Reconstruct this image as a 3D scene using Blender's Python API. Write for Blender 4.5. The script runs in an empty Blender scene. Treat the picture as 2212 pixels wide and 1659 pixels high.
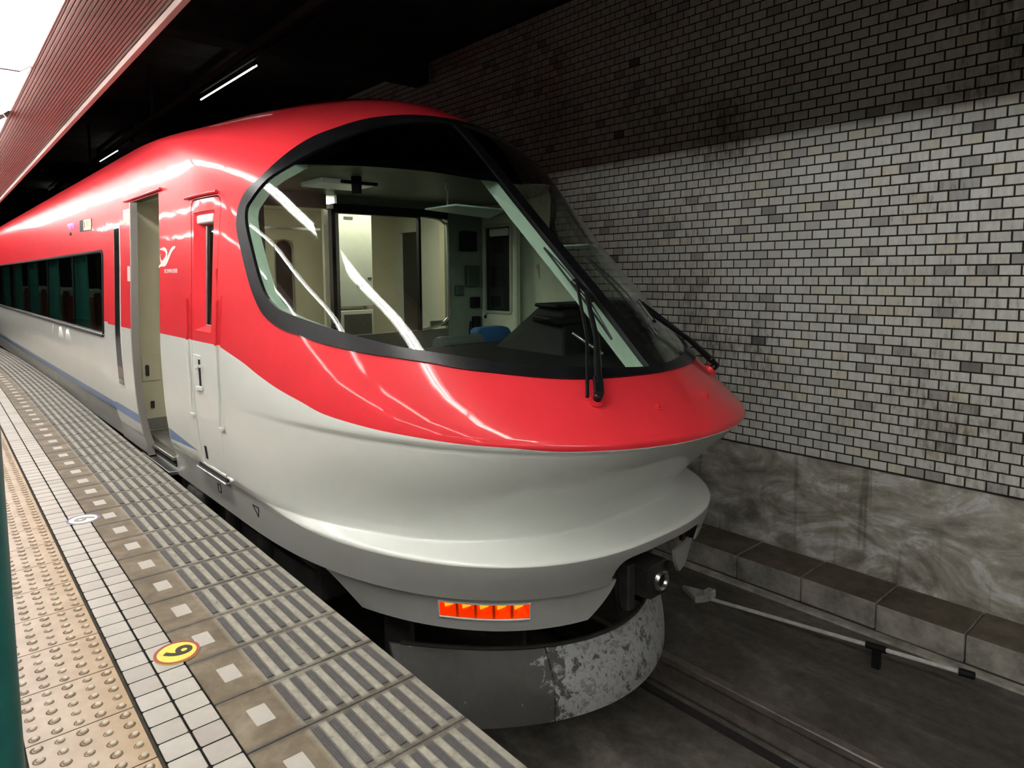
import bpy, bmesh, math, random
import numpy as np
from mathutils import Vector, Matrix
from mathutils.geometry import delaunay_2d_cdt
random.seed(7)
SC = bpy.context.scene
COL = SC.collection
PI = math.pi

# ------------------------------------------------------------------ camera
# axes: X across the track (platform at -X, tunnel wall at +X), Y along the track, Z up, platform top at 0
cam_d = bpy.data.cameras.new('camera'); cam_o = bpy.data.objects.new('camera', cam_d); COL.objects.link(cam_o)
YAW, PIT, ROL = .6968, .0866, -.0093
_fw = Vector((math.sin(YAW)*math.cos(PIT), math.cos(YAW)*math.cos(PIT), -math.sin(PIT)))
_r = Vector((math.cos(YAW), -math.sin(YAW), 0)); _u = _r.cross(_fw)
_r2 = _r*math.cos(ROL)+_u*math.sin(ROL); _u2 = -_r*math.sin(ROL)+_u*math.cos(ROL)
CAMLOC = Vector((-.4326, -2.0493, 1.4156))
cam_o.matrix_world = Matrix(((_r2.x, _u2.x, -_fw.x, CAMLOC.x), (_r2.y, _u2.y, -_fw.y, CAMLOC.y), (_r2.z, _u2.z, -_fw.z, CAMLOC.z), (0, 0, 0, 1)))
cam_d.sensor_fit = 'HORIZONTAL'; cam_d.sensor_width = 36.0; cam_d.lens = 1433.0/2212*36
cam_d.shift_x = (1106-1050.8)/2212; cam_d.shift_y = (715.2-829.5)/2212
cam_d.clip_start = .05; cam_d.clip_end = 200
SC.camera = cam_o

# ------------------------------------------------------------------ world, exposure
w = bpy.data.worlds.new('tunnel_dark'); SC.world = w; w.use_nodes = True
w.node_tree.nodes['Background'].inputs[0].default_value = (.55, .6, .65, 1)
w.node_tree.nodes['Background'].inputs[1].default_value = .006
SC.view_settings.view_transform = 'Standard'; SC.view_settings.look = 'None'
SC.view_settings.gamma = 1.0; SC.view_settings.use_curve_mapping = False
SC.view_settings.exposure = 1.12
TUBE = 24.0          # strength of the platform fluorescent tubes

# ------------------------------------------------------------------ helpers
def tag(o, label=None, cat=None, group=None, kind=None):
    if label: o['label'] = label
    if cat: o['category'] = cat
    if group: o['group'] = group
    if kind: o['kind'] = kind
    return o
def link(name, data, parent=None, loc=(0, 0, 0)):
    o = bpy.data.objects.new(name, data); COL.objects.link(o)
    if parent is not None: o.parent = parent
    o.location = loc
    return o
def empty(name, loc, rz=0):
    o = link(name, None, None, loc); o.rotation_euler.z = rz; o.empty_display_size = .2
    return o
def smooth_angle(me, deg):
    me.polygons.foreach_set('use_smooth', [True]*len(me.polygons))
    bm = bmesh.new(); bm.from_mesh(me); lim = math.radians(deg)
    for e in bm.edges:
        e.smooth = len(e.link_faces) == 2 and e.calc_face_angle(0) < lim
    bm.to_mesh(me); bm.free()
class MB:
    """collects simple solids and builds one mesh"""
    def __init__(s): s.v = []; s.f = []; s.m = []
    def add(s, vs, fs, mi=0):
        b = len(s.v); s.v += [tuple(v) for v in vs]
        s.f += [tuple(b+i for i in f) for f in fs]; s.m += [mi]*len(fs); return s
    def box(s, x0, x1, y0, y1, z0, z1, mi=0):
        v = [(x0, y0, z0), (x1, y0, z0), (x1, y1, z0), (x0, y1, z0), (x0, y0, z1), (x1, y0, z1), (x1, y1, z1), (x0, y1, z1)]
        return s.add(v, [(0, 3, 2, 1), (4, 5, 6, 7), (0, 1, 5, 4), (1, 2, 6, 5), (2, 3, 7, 6), (3, 0, 4, 7)], mi)
    def hexa(s, v, mi=0):
        return s.add(v, [(0, 3, 2, 1), (4, 5, 6, 7), (0, 1, 5, 4), (1, 2, 6, 5), (2, 3, 7, 6), (3, 0, 4, 7)], mi)
    def prism(s, poly, axis, a, b, mi=0):
        """poly: 2-D points, extruded along axis from a to b; plane order: X->(y,z) Y->(x,z) Z->(x,y)"""
        n = len(poly)
        def p(q, t): return {'X': (t, q[0], q[1]), 'Y': (q[0], t, q[1]), 'Z': (q[0], q[1], t)}[axis]
        v = [p(q, a) for q in poly]+[p(q, b) for q in poly]
        return s.add(v, [tuple(range(n))[::-1], tuple(range(n, 2*n))]+[(i, (i+1) % n, n+(i+1) % n, n+i) for i in range(n)], mi)
    def tube(s, pts, r, seg=10, mi=0, cap=True):
        pts = [Vector(p) for p in pts]; rr = r if isinstance(r, (list, tuple)) else [r]*len(pts)
        rings = []; up = None
        for i, p in enumerate(pts):
            d = (pts[min(i+1, len(pts)-1)]-pts[max(i-1, 0)]).normalized()
            if up is None:
                up = Vector((0, 0, 1)) if abs(d.z) < .9 else Vector((1, 0, 0))
            x = d.cross(up).normalized(); y = x.cross(d).normalized(); up = y
            rings.append([p+x*math.cos(2*PI*k/seg)*rr[i]+y*math.sin(2*PI*k/seg)*rr[i] for k in range(seg)])
        v = [q for g in rings for q in g]
        f = [(i*seg+k, i*seg+(k+1) % seg, (i+1)*seg+(k+1) % seg, (i+1)*seg+k) for i in range(len(pts)-1) for k in range(seg)]
        if cap: f += [tuple(range(seg))[::-1], tuple(range((len(pts)-1)*seg, len(pts)*seg))]
        return s.add(v, f, mi)
    def bar(s, p, q, wid, thk, nrm, mi=0):
        """flat bar from p to q, wid across, thk along nrm"""
        p, q, n = Vector(p), Vector(q), Vector(nrm).normalized(); d = (q-p).normalized(); x = d.cross(n).normalized()*wid/2; n = n*thk
        return s.hexa([p-x, p+x, q+x, q-x, p-x+n, p+x+n, q+x+n, q-x+n], mi)
    def lathe(s, prof, c, axis='Z', seg=24, mi=0):
        n = len(prof); v = []
        for k in range(seg):
            a = 2*PI*k/seg
            for r, h in prof:
                x, y = r*math.cos(a), r*math.sin(a)
                v.append({'Z': (c[0]+x, c[1]+y, c[2]+h), 'X': (c[0]+h, c[1]+x, c[2]+y), 'Y': (c[0]+x, c[1]+h, c[2]+y)}[axis])
        f = [(k*n+i, k*n+i+1, ((k+1) % seg)*n+i+1, ((k+1) % seg)*n+i) for k in range(seg) for i in range(n-1)]
        return s.add(v, f, mi)
    def mesh(s, name, mats, bevel=0, seg=1, smooth=0, merge=False):
        me = bpy.data.meshes.new(name)
        me.from_pydata(s.v, [], s.f)
        for m in (mats if isinstance(mats, (list, tuple)) else [mats]): me.materials.append(m)
        me.polygons.foreach_set('material_index', s.m)
        bm = bmesh.new(); bm.from_mesh(me)
        if merge: bmesh.ops.remove_doubles(bm, verts=bm.verts, dist=1e-5)
        bmesh.ops.recalc_face_normals(bm, faces=bm.faces)
        if bevel:
            es = [e for e in bm.edges if len(e.link_faces) == 2 and e.calc_face_angle(0) > .5]
            bmesh.ops.bevel(bm, geom=es, offset=bevel, segments=seg, profile=.6, affect='EDGES', clamp_overlap=True)
        bm.to_mesh(me); bm.free()
        if smooth: smooth_angle(me, smooth)
        me.update(); return me
    def build(s, name, mats, parent=None, loc=(0, 0, 0), **k):
        return link(name, s.mesh(name, mats, **k), parent, loc)
def rrect(x0, x1, y0, y1, r, n=5):
    """rounded rectangle, counter-clockwise"""
    p = []
    for cx, cy, a0 in ((x1-r, y1-r, 0), (x0+r, y1-r, 90), (x0+r, y0+r, 180), (x1-r, y0+r, 270)):
        for k in range(n+1):
            a = math.radians(a0+90*k/n); p.append((cx+r*math.cos(a), cy+r*math.sin(a)))
    return p
def text_mesh(txt, size, mat, depth=.0008, bold=0):
    cu = bpy.data.curves.new('t', 'FONT'); cu.body = txt; cu.size = size; cu.align_x = 'CENTER'; cu.align_y = 'CENTER'; cu.extrude = depth; cu.resolution_u = 4; cu.offset = bold
    o = bpy.data.objects.new('t', cu); COL.objects.link(o)
    dg = bpy.context.evaluated_depsgraph_get(); me = bpy.data.meshes.new_from_object(o.evaluated_get(dg))
    bpy.data.objects.remove(o); bpy.data.curves.remove(cu); me.materials.clear(); me.materials.append(mat); return me

# ------------------------------------------------------------------ materials
def nt(name):
    m = bpy.data.materials.new(name); m.use_nodes = True; t = m.node_tree
    return m, t, t.nodes['Principled BSDF']
def N(t, kind, **k):
    n = t.nodes.new(kind)
    for a, v in k.items(): setattr(n, a, v)
    return n
def ramp(t, stops, fac):
    r = N(t, 'ShaderNodeValToRGB'); e = r.color_ramp.elements
    while len(e) < len(stops): e.new(.5)
    for i, (p, c) in enumerate(stops): e[i].position = p; e[i].color = (*c, 1) if len(c) == 3 else c
    t.links.new(fac, r.inputs[0]); return r.outputs[0]
def noise(t, scale, detail=4, rough=.6, coord='Object', stretch=(1, 1, 1), dist=0):
    tc = N(t, 'ShaderNodeTexCoord'); mp = N(t, 'ShaderNodeMapping'); mp.inputs['Scale'].default_value = stretch
    n = N(t, 'ShaderNodeTexNoise'); n.inputs['Scale'].default_value = scale; n.inputs['Detail'].default_value = detail
    n.inputs['Roughness'].default_value = rough; n.inputs['Distortion'].default_value = dist
    t.links.new(tc.outputs[coord], mp.inputs[0]); t.links.new(mp.outputs[0], n.inputs['Vector']); return n.outputs['Fac']
def mix(t, fac, a, b, mode='MIX'):
    m = N(t, 'ShaderNodeMix', data_type='RGBA', blend_type=mode)
    if isinstance(fac, (int, float)): m.inputs[0].default_value = fac
    else: t.links.new(fac, m.inputs[0])
    for i, c in ((6, a), (7, b)):
        if isinstance(c, tuple): m.inputs[i].default_value = (*c, 1)
        else: t.links.new(c, m.inputs[i])
    return m.outputs[2]
def bump(t, b, h, s, d=.01):
    n = N(t, 'ShaderNodeBump'); n.inputs['Strength'].default_value = s; n.inputs['Distance'].default_value = d
    t.links.new(h, n.inputs['Height']); t.links.new(n.outputs[0], b.inputs['Normal'])
def P(name, col, rough=.5, metal=0, var=0, scale=8, coat=0, spec=.5, bmp=0, bscale=60, wav=0, emis=None, estr=0):
    """plain paint / plastic / metal with optional mottling"""
    m, t, b = nt(name)
    b.inputs['Base Color'].default_value = (*col, 1); b.inputs['Roughness'].default_value = rough; b.inputs['Metallic'].default_value = metal
    b.inputs['Specular IOR Level'].default_value = spec
    if coat: b.inputs['Coat Weight'].default_value = coat; b.inputs['Coat Roughness'].default_value = .06
    if var:
        f = noise(t, scale, 6, .65)
        c = ramp(t, [(.3, tuple(x*(1-var) for x in col)), (.7, tuple(min(1, x*(1+var)) for x in col))], f); t.links.new(c, b.inputs['Base Color'])
    if bmp: bump(t, b, noise(t, bscale, 4, .6), bmp, .005)
    if wav:
        n_ = N(t, 'ShaderNodeBump'); n_.inputs['Strength'].default_value = .35; n_.inputs['Distance'].default_value = wav
        t.links.new(noise(t, 3.2, 2, .5), n_.inputs['Height']); t.links.new(n_.outputs[0], b.inputs['Normal']); t.links.new(n_.outputs[0], b.inputs['Coat Normal'])
    if emis: b.inputs['Emission Color'].default_value = (*emis, 1); b.inputs['Emission Strength'].default_value = estr
    return m
def glass_mat(name, tint, refl=1.0, ior=1.5, rough=0.0):
    m = bpy.data.materials.new(name); m.use_nodes = True; t = m.node_tree; t.nodes.clear()
    o = N(t, 'ShaderNodeOutputMaterial'); mx = N(t, 'ShaderNodeMixShader'); tr = N(t, 'ShaderNodeBsdfTransparent'); gl = N(t, 'ShaderNodeBsdfGlossy'); fr = N(t, 'ShaderNodeFresnel')
    tr.inputs[0].default_value = (*tint, 1); gl.inputs['Roughness'].default_value = rough; gl.inputs[0].default_value = (refl, refl, refl, 1); 
    ge = N(t, 'ShaderNodeNewGeometry'); mi_ = N(t, 'ShaderNodeMix'); mi_.inputs[2].default_value = ior; mi_.inputs[3].default_value = 1/ior   # keep the outer index on both faces of the thin pane
    t.links.new(ge.outputs['Backfacing'], mi_.inputs[0]); t.links.new(mi_.outputs[0], fr.inputs[0])
    t.links.new(fr.outputs[0], mx.inputs[0]); t.links.new(tr.outputs[0], mx.inputs[1]); t.links.new(gl.outputs[0], mx.inputs[2]); t.links.new(mx.outputs[0], o.inputs[0])
    return m
M = {}
M['red'] = P('red_paint', (.70, .033, .044), .34, var=.06, scale=3, coat=.45, spec=.12, wav=.006)
M['white'] = P('off_white_paint', (.66, .68, .635), .3, var=.03, scale=2, coat=.7)
M['grey_band'] = P('grey_paint', (.34, .34, .315), .42, var=.06, scale=4, coat=.15)
M['skirt'] = P('skirt_paint', (.42, .42, .395), .4, var=.08, scale=5, coat=.2)
M['blue'] = P('blue_stripe', (.065, .16, .40), .35, var=.05, coat=.5)
M['rubber'] = P('black_rubber', (.007, .007, .008), .30, spec=.3, var=.5, scale=14, bmp=.15, bscale=40)
M['black'] = P('black_plastic', (.008, .008, .009), .6, spec=.25)
M['dark'] = P('dark_steel', (.035, .033, .03), .6, metal=.3, var=.4, scale=10)
M['under'] = P('underframe_grime', (.02, .018, .016), .85, var=.5, scale=6)
M['steel'] = P('brushed_steel', (.55, .55, .54), .28, metal=1, var=.1, scale=30)
M['chrome'] = P('polished_metal', (.8, .8, .8), .08, metal=1)
M['mint'] = P('mint_lining', (.50, .62, .52), .45, var=.04)
M['cab_wall'] = P('cab_wall_paint', (.13, .15, .11), .5, var=.06)
M['cab_dark'] = P('cab_dark_green', (.06, .08, .065), .55, var=.2)
M['cream'] = P('vestibule_cream', (.62, .58, .42), .5, var=.05, scale=3)
M['cream_white'] = P('cabinet_white', (.66, .68, .58), .5, var=.03)
M['floor_grey'] = P('car_floor', (.16, .15, .14), .6, var=.2, scale=20)
M['glass'] = glass_mat('windshield_glass', (.92, .965, .935), 1.0, 1.5)
M['glass_dark'] = glass_mat('tinted_window_glass', (.50, .58, .56), 1.0, 1.55)
M['shade'] = glass_mat('windshield_shade_band', (.16, .18, .18), 1.0, 1.45)
M['blind'] = P('translucent_visor', (.55, .70, .62), .4)
M['seat_blue'] = P('blue_seat_fabric', (.015, .09, .22), .8, var=.2, scale=40, bmp=.2, bscale=200)
M['curtain'] = P('teal_curtain', (.10, .42, .36), .85, var=.1, scale=12)
M['seat_fabric'] = P('saloon_seat_fabric', (.30, .06, .05), .85, var=.2, scale=30)
M['orange'] = P('amber_lamp_lens', (.9, .16, .01), .25, coat=.5)
M['tube'] = P('fluorescent_tube', (1, 1, 1), .3, emis=(1.0, 1.0, .965), estr=TUBE)
M['fixture'] = P('fixture_white', (.62, .61, .58), .45)
M['teal'] = P('green_pillar_paint', (.012, .115, .10), .4, var=.15, scale=9)
M['seal'] = P('door_edge_seal', (.33, .31, .29), .45, metal=.5)
M['leaf_glass'] = P('door_window_black_glass', (.02, .022, .022), .04, spec=.8)
M['sticker'] = P('pale_sticker', (.75, .45, .40), .5, var=.25, scale=40)
M['display'] = P('lit_display', (.8, .6, .2), .4, emis=(1, .72, .25), estr=.5)
M['redlamp'] = P('red_side_lamp', (.9, .05, .1), .3, emis=(1, .08, .2), estr=2.0)
M['pale'] = P('pale_lettering', (.85, .62, .60), .5)
M['coup'] = P('coupler_cast_steel', (.045, .043, .04), .42, metal=.6, var=.4, scale=14)
M['red_dark'] = M['red']
M['panel_green'] = P('equipment_panel_green', (.20, .24, .19), .5, var=.1)
M['cab_ceil'] = P('cab_ceiling_paint', (.16, .18, .14), .5, var=.08)
M['cab_side'] = P('cab_side_paint', (.55, .58, .46), .5, var=.05)
M['cab_frame'] = P('cab_window_frame', (.40, .42, .34), .4)
M['dark_plastic'] = P('dark_grey_plastic', (.10, .115, .11), .35)
M['kick'] = P('kick_plate', (.22, .22, .20), .5)
M['porthole'] = P('porthole_dark_glass', (.03, .025, .02), .1)
M['vlamp'] = P('vestibule_light', (1, 1, 1), .4, emis=(1, .95, .78), estr=4.0)
M['slamp'] = P('saloon_light', (1, 1, 1), .4, emis=(1, .95, .8), estr=1.3)
M['grille'] = P('cabinet_grille', (.07, .075, .06), .6, var=.3, scale=60)
M['clamp'] = P('cab_lamp_diffuser', (.9, .9, .85), .4, emis=(.95, 1, .85), estr=.02)
M['pipe'] = P('white_pipe', (.62, .61, .57), .5, var=.2, scale=20); M['pipe_block'] = P('pale_block', (.38, .37, .34), .7, var=.3, scale=14)
M['tunnel_metal'] = P('tunnel_dark_metal', (.012, .012, .012), .6); M['tlamp'] = P('tunnel_tube', (1, 1, 1), .4, emis=(1, .98, .92), estr=1.3)

# ================================================================== setting: materials
def m_brick():
    m, t, b = nt('glazed_wall_tile')
    at = N(t, 'ShaderNodeAttribute', attribute_name='tint'); geo = N(t, 'ShaderNodeNewGeometry')
    base = ramp(t, [(0, (0.142, 0.136, 0.118)), (.12, (0.307, 0.295, 0.271)), (.3, (0.566, 0.56, 0.519)), (.6, (0.826, 0.82, 0.749)), (.85, (0.9, 0.9, 0.838)), (1, (0.826, 0.767, 0.625))], at.outputs['Fac'])
    n = N(t, 'ShaderNodeTexNoise'); n.inputs['Scale'].default_value = 9; n.inputs['Detail'].default_value = 6; n.inputs['Roughness'].default_value = .7
    mp = N(t, 'ShaderNodeMapping'); mp.inputs['Scale'].default_value = (1, 3.2, .9); t.links.new(geo.outputs['Position'], mp.inputs[0]); t.links.new(mp.outputs[0], n.inputs['Vector'])
    n2 = N(t, 'ShaderNodeTexNoise'); n2.inputs['Scale'].default_value = .9; n2.inputs['Detail'].default_value = 3
    t.links.new(geo.outputs['Position'], n2.inputs['Vector'])
    mul = N(t, 'ShaderNodeMath', operation='MULTIPLY'); t.links.new(n.outputs['Fac'], mul.inputs[0]); t.links.new(n2.outputs['Fac'], mul.inputs[1])
    grime = ramp(t, [(.10, (.28, .26, .23)), (.19, (.82, .81, .80)), (.3, (1, 1, 1))], mul.outputs[0])
    t.links.new(mix(t, 1.0, base, grime, 'MULTIPLY'), b.inputs['Base Color'])
    b.inputs['Roughness'].default_value = .27; b.inputs['Specular IOR Level'].default_value = .3
    n3 = N(t, 'ShaderNodeTexNoise'); n3.inputs['Scale'].default_value = 26; n3.inputs['Detail'].default_value = 3
    t.links.new(geo.outputs['Position'], n3.inputs['Vector']); bump(t, b, n3.outputs['Fac'], .22, .012)
    return m
M['brick'] = m_brick()
M['mortar'] = P('dark_mortar', (.028, .024, .02), .95, var=.4, scale=30)
def m_concrete():
    m, t, b = nt('stained_concrete')
    a = noise(t, 1.3, 8, .62, stretch=(1, 1.0, 1.9), dist=2.2); c = noise(t, 5, 8, .7, dist=.6); d = noise(t, 2.4, 3, .5, stretch=(1, 3.5, .25))
    c1 = ramp(t, [(.32, (0.25, 0.234, 0.195)), (.45, (0.437, 0.413, 0.351)), (.54, (0.624, 0.601, 0.523)), (.62, (0.9, 0.9, 0.9)), (.68, (0.655, 0.624, 0.546))], a)
    c2 = ramp(t, [(.3, (.62, .61, .58)), (.62, (1, 1, 1))], c); c3 = ramp(t, [(.30, (.45, .43, .38)), (.42, (1, 1, 1))], d)
    t.links.new(mix(t, 1, mix(t, 1, c1, c2, 'MULTIPLY'), c3, 'MULTIPLY'), b.inputs['Base Color'])
    b.inputs['Roughness'].default_value = .8; bump(t, b, c, .25, .012); return m
M['concrete'] = m_concrete()
def m_bed():
    m, t, b = nt('track_bed_grime')
    a = noise(t, 1.1, 8, .65, stretch=(1.3, .5, 1), dist=.8); c = noise(t, 14, 5, .7)
    c1 = ramp(t, [(.36, (.05, .043, .036)), (.5, (.10, .088, .075)), (.6, (.17, .152, .13)), (.72, (.32, .29, .25))], a)
    t.links.new(mix(t, 1, c1, ramp(t, [(.3, (.55, .54, .52)), (.65, (1, 1, 1))], c), 'MULTIPLY'), b.inputs['Base Color'])
    b.inputs['Roughness'].default_value = .75; bump(t, b, c, .4, .01); return m
M['bed'] = m_bed()
M['kerb'] = P('kerb_concrete', (.36, .34, .295), .85, var=.55, scale=5, bmp=.3, bscale=30)
M['kerb_top'] = P('kerb_top_grime', (.15, .125, .09), .85, var=.4, scale=6, bmp=.3, bscale=30)
M['rail'] = P('rail_steel', (.22, .19, .165), .45, metal=.7, var=.3, scale=12)
M['tunnel'] = P('tunnel_ceiling', (.040, .038, .034), .9, var=.6, scale=2.2)
M['grout'] = P('platform_grout', (.045, .037, .027), .9, var=.4, scale=18)
def m_tactile():
    m, t, b = nt('tactile_tile')
    oi = N(t, 'ShaderNodeObjectInfo'); geo = N(t, 'ShaderNodeNewGeometry')
    n = N(t, 'ShaderNodeTexNoise'); n.inputs['Scale'].default_value = 7; n.inputs['Detail'].default_value = 6; n.inputs['Roughness'].default_value = .65
    t.links.new(geo.outputs['Position'], n.inputs['Vector'])
    c = ramp(t, [(.3, (0.187, 0.123, 0.068)), (.5, (0.306, 0.217, 0.136)), (.68, (0.391, 0.306, 0.225))], n.outputs['Fac'])
    sx = N(t, 'ShaderNodeSeparateXYZ'); tc = N(t, 'ShaderNodeTexCoord'); t.links.new(tc.outputs['Object'], sx.inputs[0])
    edge = ramp(t, [(.0, (.60, .54, .50)), (.45, (.56, .46, .36)), (.95, (.55, .36, .15))], sx.outputs['X'])
    mr = N(t, 'ShaderNodeMapRange'); mr.inputs['From Min'].default_value = 0; mr.inputs['From Max'].default_value = .3; t.links.new(sx.outputs['X'], mr.inputs['Value'])
    edge = ramp(t, [(.0, (.44, .375, .335)), (.5, (.46, .37, .285)), (1, (.44, .31, .16))], mr.outputs[0])
    hz = ramp(t, [(.0, (1, 1, 1)), (.0006, (1, 1, 1)), (.0030, (1.0, 1.0, 1.0))], sx.outputs['Z'])
    t.links.new(mix(t, .5, c, edge), b.inputs['Base Color']); b.inputs['Roughness'].default_value = .42
    bump(t, b, n.outputs['Fac'], .1, .004); return m
M['tactile'] = m_tactile()

M['dome'] = P('worn_dome_top', (.46, .42, .34), .3, var=.12, scale=30)
def m_cream(i):
    c = [(0.413, 0.398, 0.355), (0.382, 0.363, 0.324), (0.429, 0.413, 0.37), (0.359, 0.335, 0.3)][i]
    return P('cream_floor_tile', c, .4, var=.1, scale=14, bmp=.06, bscale=50)
M['creamt'] = [m_cream(i) for i in range(4)]
def m_slab():
    m, t, b = nt('edge_slab_concrete')
    tc = N(t, 'ShaderNodeTexCoord'); sx = N(t, 'ShaderNodeSeparateXYZ'); t.links.new(tc.outputs['Object'], sx.inputs[0])
    geo = N(t, 'ShaderNodeNewGeometry')
    def nz(s, d, r):
        n = N(t, 'ShaderNodeTexNoise'); n.inputs['Scale'].default_value = s; n.inputs['Detail'].default_value = d; n.inputs['Roughness'].default_value = r
        t.links.new(geo.outputs['Position'], n.inputs['Vector']); return n.outputs['Fac']
    a, c, f = nz(6, 7, .65), nz(22, 6, .75), nz(2.1, 3, .5)
    brown = ramp(t, [(.3, (0.092, 0.068, 0.0384)), (.5, (0.152, 0.12, 0.076)), (.68, (0.24, 0.2, 0.14))], a)
    light = ramp(t, [(.30, (0.104, 0.096, 0.08)), (.42, (0.256, 0.24, 0.196)), (.56, (0.336, 0.316, 0.256)), (.7, (0.4, 0.376, 0.312))], c)
    mr = N(t, 'ShaderNodeMapRange'); mr.inputs['From Min'].default_value = .155; mr.inputs['From Max'].default_value = .185; t.links.new(sx.outputs['X'], mr.inputs['Value'])
    body = mix(t, mr.outputs[0], brown, light)
    mo = N(t, 'ShaderNodeMapRange'); mo.inputs['From Min'].default_value = .46; mo.inputs['From Max'].default_value = .60; t.links.new(sx.outputs['X'], mo.inputs['Value'])
    mm = N(t, 'ShaderNodeMath', operation='MULTIPLY'); t.links.new(mo.outputs[0], mm.inputs[0]); t.links.new(f, mm.inputs[1])
    body = mix(t, mm.outputs[0], body, (.20, .185, .16))
    # dirt packed along the strips and the slab joints
    def mth(op, a_, b_=None):
        n_ = N(t, 'ShaderNodeMath', operation=op)
        for i_, v_ in enumerate((a_, b_)):
            if v_ is None: continue
            if isinstance(v_, (int, float)): n_.inputs[i_].default_value = v_
            else: t.links.new(v_, n_.inputs[i_])
        return n_.outputs[0]
    ps_ = mth('ABSOLUTE', mth('SUBTRACT', mth('FRACT', mth('DIVIDE', mth('SUBTRACT', sx.outputs['X'], .191-.029), .058)), .5))   # 0 on a strip
    js_ = mth('MINIMUM', mth('SUBTRACT', .295, sx.outputs['Y']), sx.outputs['Y'])
    d1 = N(t, 'ShaderNodeMapRange'); d1.inputs['From Min'].default_value = .335; d1.inputs['From Max'].default_value = .235; t.links.new(ps_, d1.inputs['Value'])
    gate = N(t, 'ShaderNodeMapRange'); gate.inputs['From Min'].default_value = .150; gate.inputs['From Max'].default_value = .172; t.links.new(sx.outputs['X'], gate.inputs['Value'])
    d2 = N(t, 'ShaderNodeMapRange'); d2.inputs['From Min'].default_value = .026; d2.inputs['From Max'].default_value = .004; t.links.new(js_, d2.inputs['Value'])
    dn = N(t, 'ShaderNodeMapRange'); dn.inputs['From Min'].default_value = .40; dn.inputs['From Max'].default_value = .62; t.links.new(c, dn.inputs['Value'])
    df = N(t, 'ShaderNodeMapRange'); df.inputs['From Min'].default_value = .36; df.inputs['From Max'].default_value = .60; t.links.new(f, df.inputs['Value'])
    dirt = mth('MULTIPLY', mth('MAXIMUM', mth('MULTIPLY', mth('MULTIPLY', d1.outputs[0], gate.outputs[0]), .9), d2.outputs[0]), mth('ADD', mth('ADD', mth('MULTIPLY', dn.outputs[0], .7), mth('MULTIPLY', df.outputs[0], .5)), .22))
    body = mix(t, mth('MINIMUM', dirt, .92), body, (.075, .065, .052))
    t.links.new(body, b.inputs['Base Color']); b.inputs['Roughness'].default_value = .62; bump(t, b, c, .25, .006); return m
M['slab'] = m_slab()
M['strip'] = P('rubber_grip_strip', (.085, .082, .082), .5, var=.25, scale=25)
M['soffit'] = P('soffit_metal', (.40, .265, .245), .55, var=.08, scale=3)
M['soffit_trim'] = P('soffit_trim', (.46, .32, .29), .5)
M['platform_wall'] = P('platform_wall_tile', (.26, .245, .22), .5, var=.1)
M['paving'] = P('platform_asphalt', (.13, .125, .115), .7, var=.15)

# ================================================================== platform floor
def bend(y): return -.0034*max(0, y-7)**2
floor = MB()
ys = [-7, -3]+[-3+i for i in range(1, 31)]
for a, b in zip(ys[:-1], ys[1:]):
    floor.hexa([(-7, a, -.35), (.775+bend(a), a, -.35), (.775+bend(b), b, -.35), (-7, b, -.35), (-7, a, -.016), (.775+bend(a), a, -.016), (.775+bend(b), b, -.016), (-7, b, -.016)])
floor.box(-7, .60, -7, 27, -1.3, -.35)
floor = tag(floor.build('floor', M['grout']), kind='structure')
pave = MB(); pave.box(-7, -.306, -7, 27, -.02, -.002)
pave.build('platform_paving', M['paving'], floor)
# tactile tiles, 5 x 5 domes each
tm = MB(); tm.box(.0022, .2978, .0022, .2978, -.016, 0)
M['dome_dirt_shade'] = P('dirt_and_shade_round_domes', (.13, .085, .045), .8, var=.5, scale=40)
tme = tm.mesh('tactile_tile', [M['tactile'], M['dome'], M['dome_dirt_shade'], M['grout']], bevel=.0012)
for p in tme.polygons:
    if p.normal.z < .5: p.material_index = 3
dm = MB()
for i in range(5):
    for j in range(5):
        dm.lathe([(0, .0068), (.0050, .0064), (.0088, .0048), (.0112, .0015), (.0122, .0003)], (.03+.06*i, .03+.06*j, 0), seg=12)
        dm.lathe([(.0118, .0004), (.0165+.002*math.sin(i*3+j*5), .0003)], (.03+.06*i-.0030, .03+.06*j-.0022, 0), seg=12)  # off-centre ring: dirt plus the dome's cast shade, put into the colour
dme = dm.mesh('domes', [M['tactile'], M['dome'], M['dome_dirt_shade']], smooth=60)
bm = bmesh.new(); bm.from_mesh(tme); n0 = len(bm.faces); bm.from_mesh(dme)
bm.faces.ensure_lookup_table()
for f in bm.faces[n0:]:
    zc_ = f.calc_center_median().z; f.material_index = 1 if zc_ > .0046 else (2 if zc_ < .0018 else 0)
bm.to_mesh(tme); bm.free()
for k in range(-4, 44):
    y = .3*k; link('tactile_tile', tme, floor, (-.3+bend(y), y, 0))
# cream tiles, two columns
cme = []
for i in range(4):
    c = MB(); c.prism(rrect(0, .0895, 0, .0925, .007, 3), 'Z', -.016, 0); me = c.mesh('cream_tile', [M['creamt'][i], M['grout']], bevel=.0010)
    for p in me.polygons:
        if p.normal.z < .5: p.material_index = 1
    cme.append(me)
n = 0; far = []
for k in range(-12, 138):
    y = -.045+.0983*k+.003
    for x in (.0115, .1085):
        link('cream_tile', random.choices(cme, (5, 3, 4, 1))[0], floor, (x+bend(y), y, -.0006*random.random()))
fb = MB()
for k in range(138, 230):
    y = -.045+.0983*k+.003
    for x in (.0115, .1085): fb.box(x+bend(y), x+bend(y)+.0895, y, y+.0925, -.016, 0)
tag(fb.build('distant_cream_tiles', M['creamt'][0], floor), kind='stuff')
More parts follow.
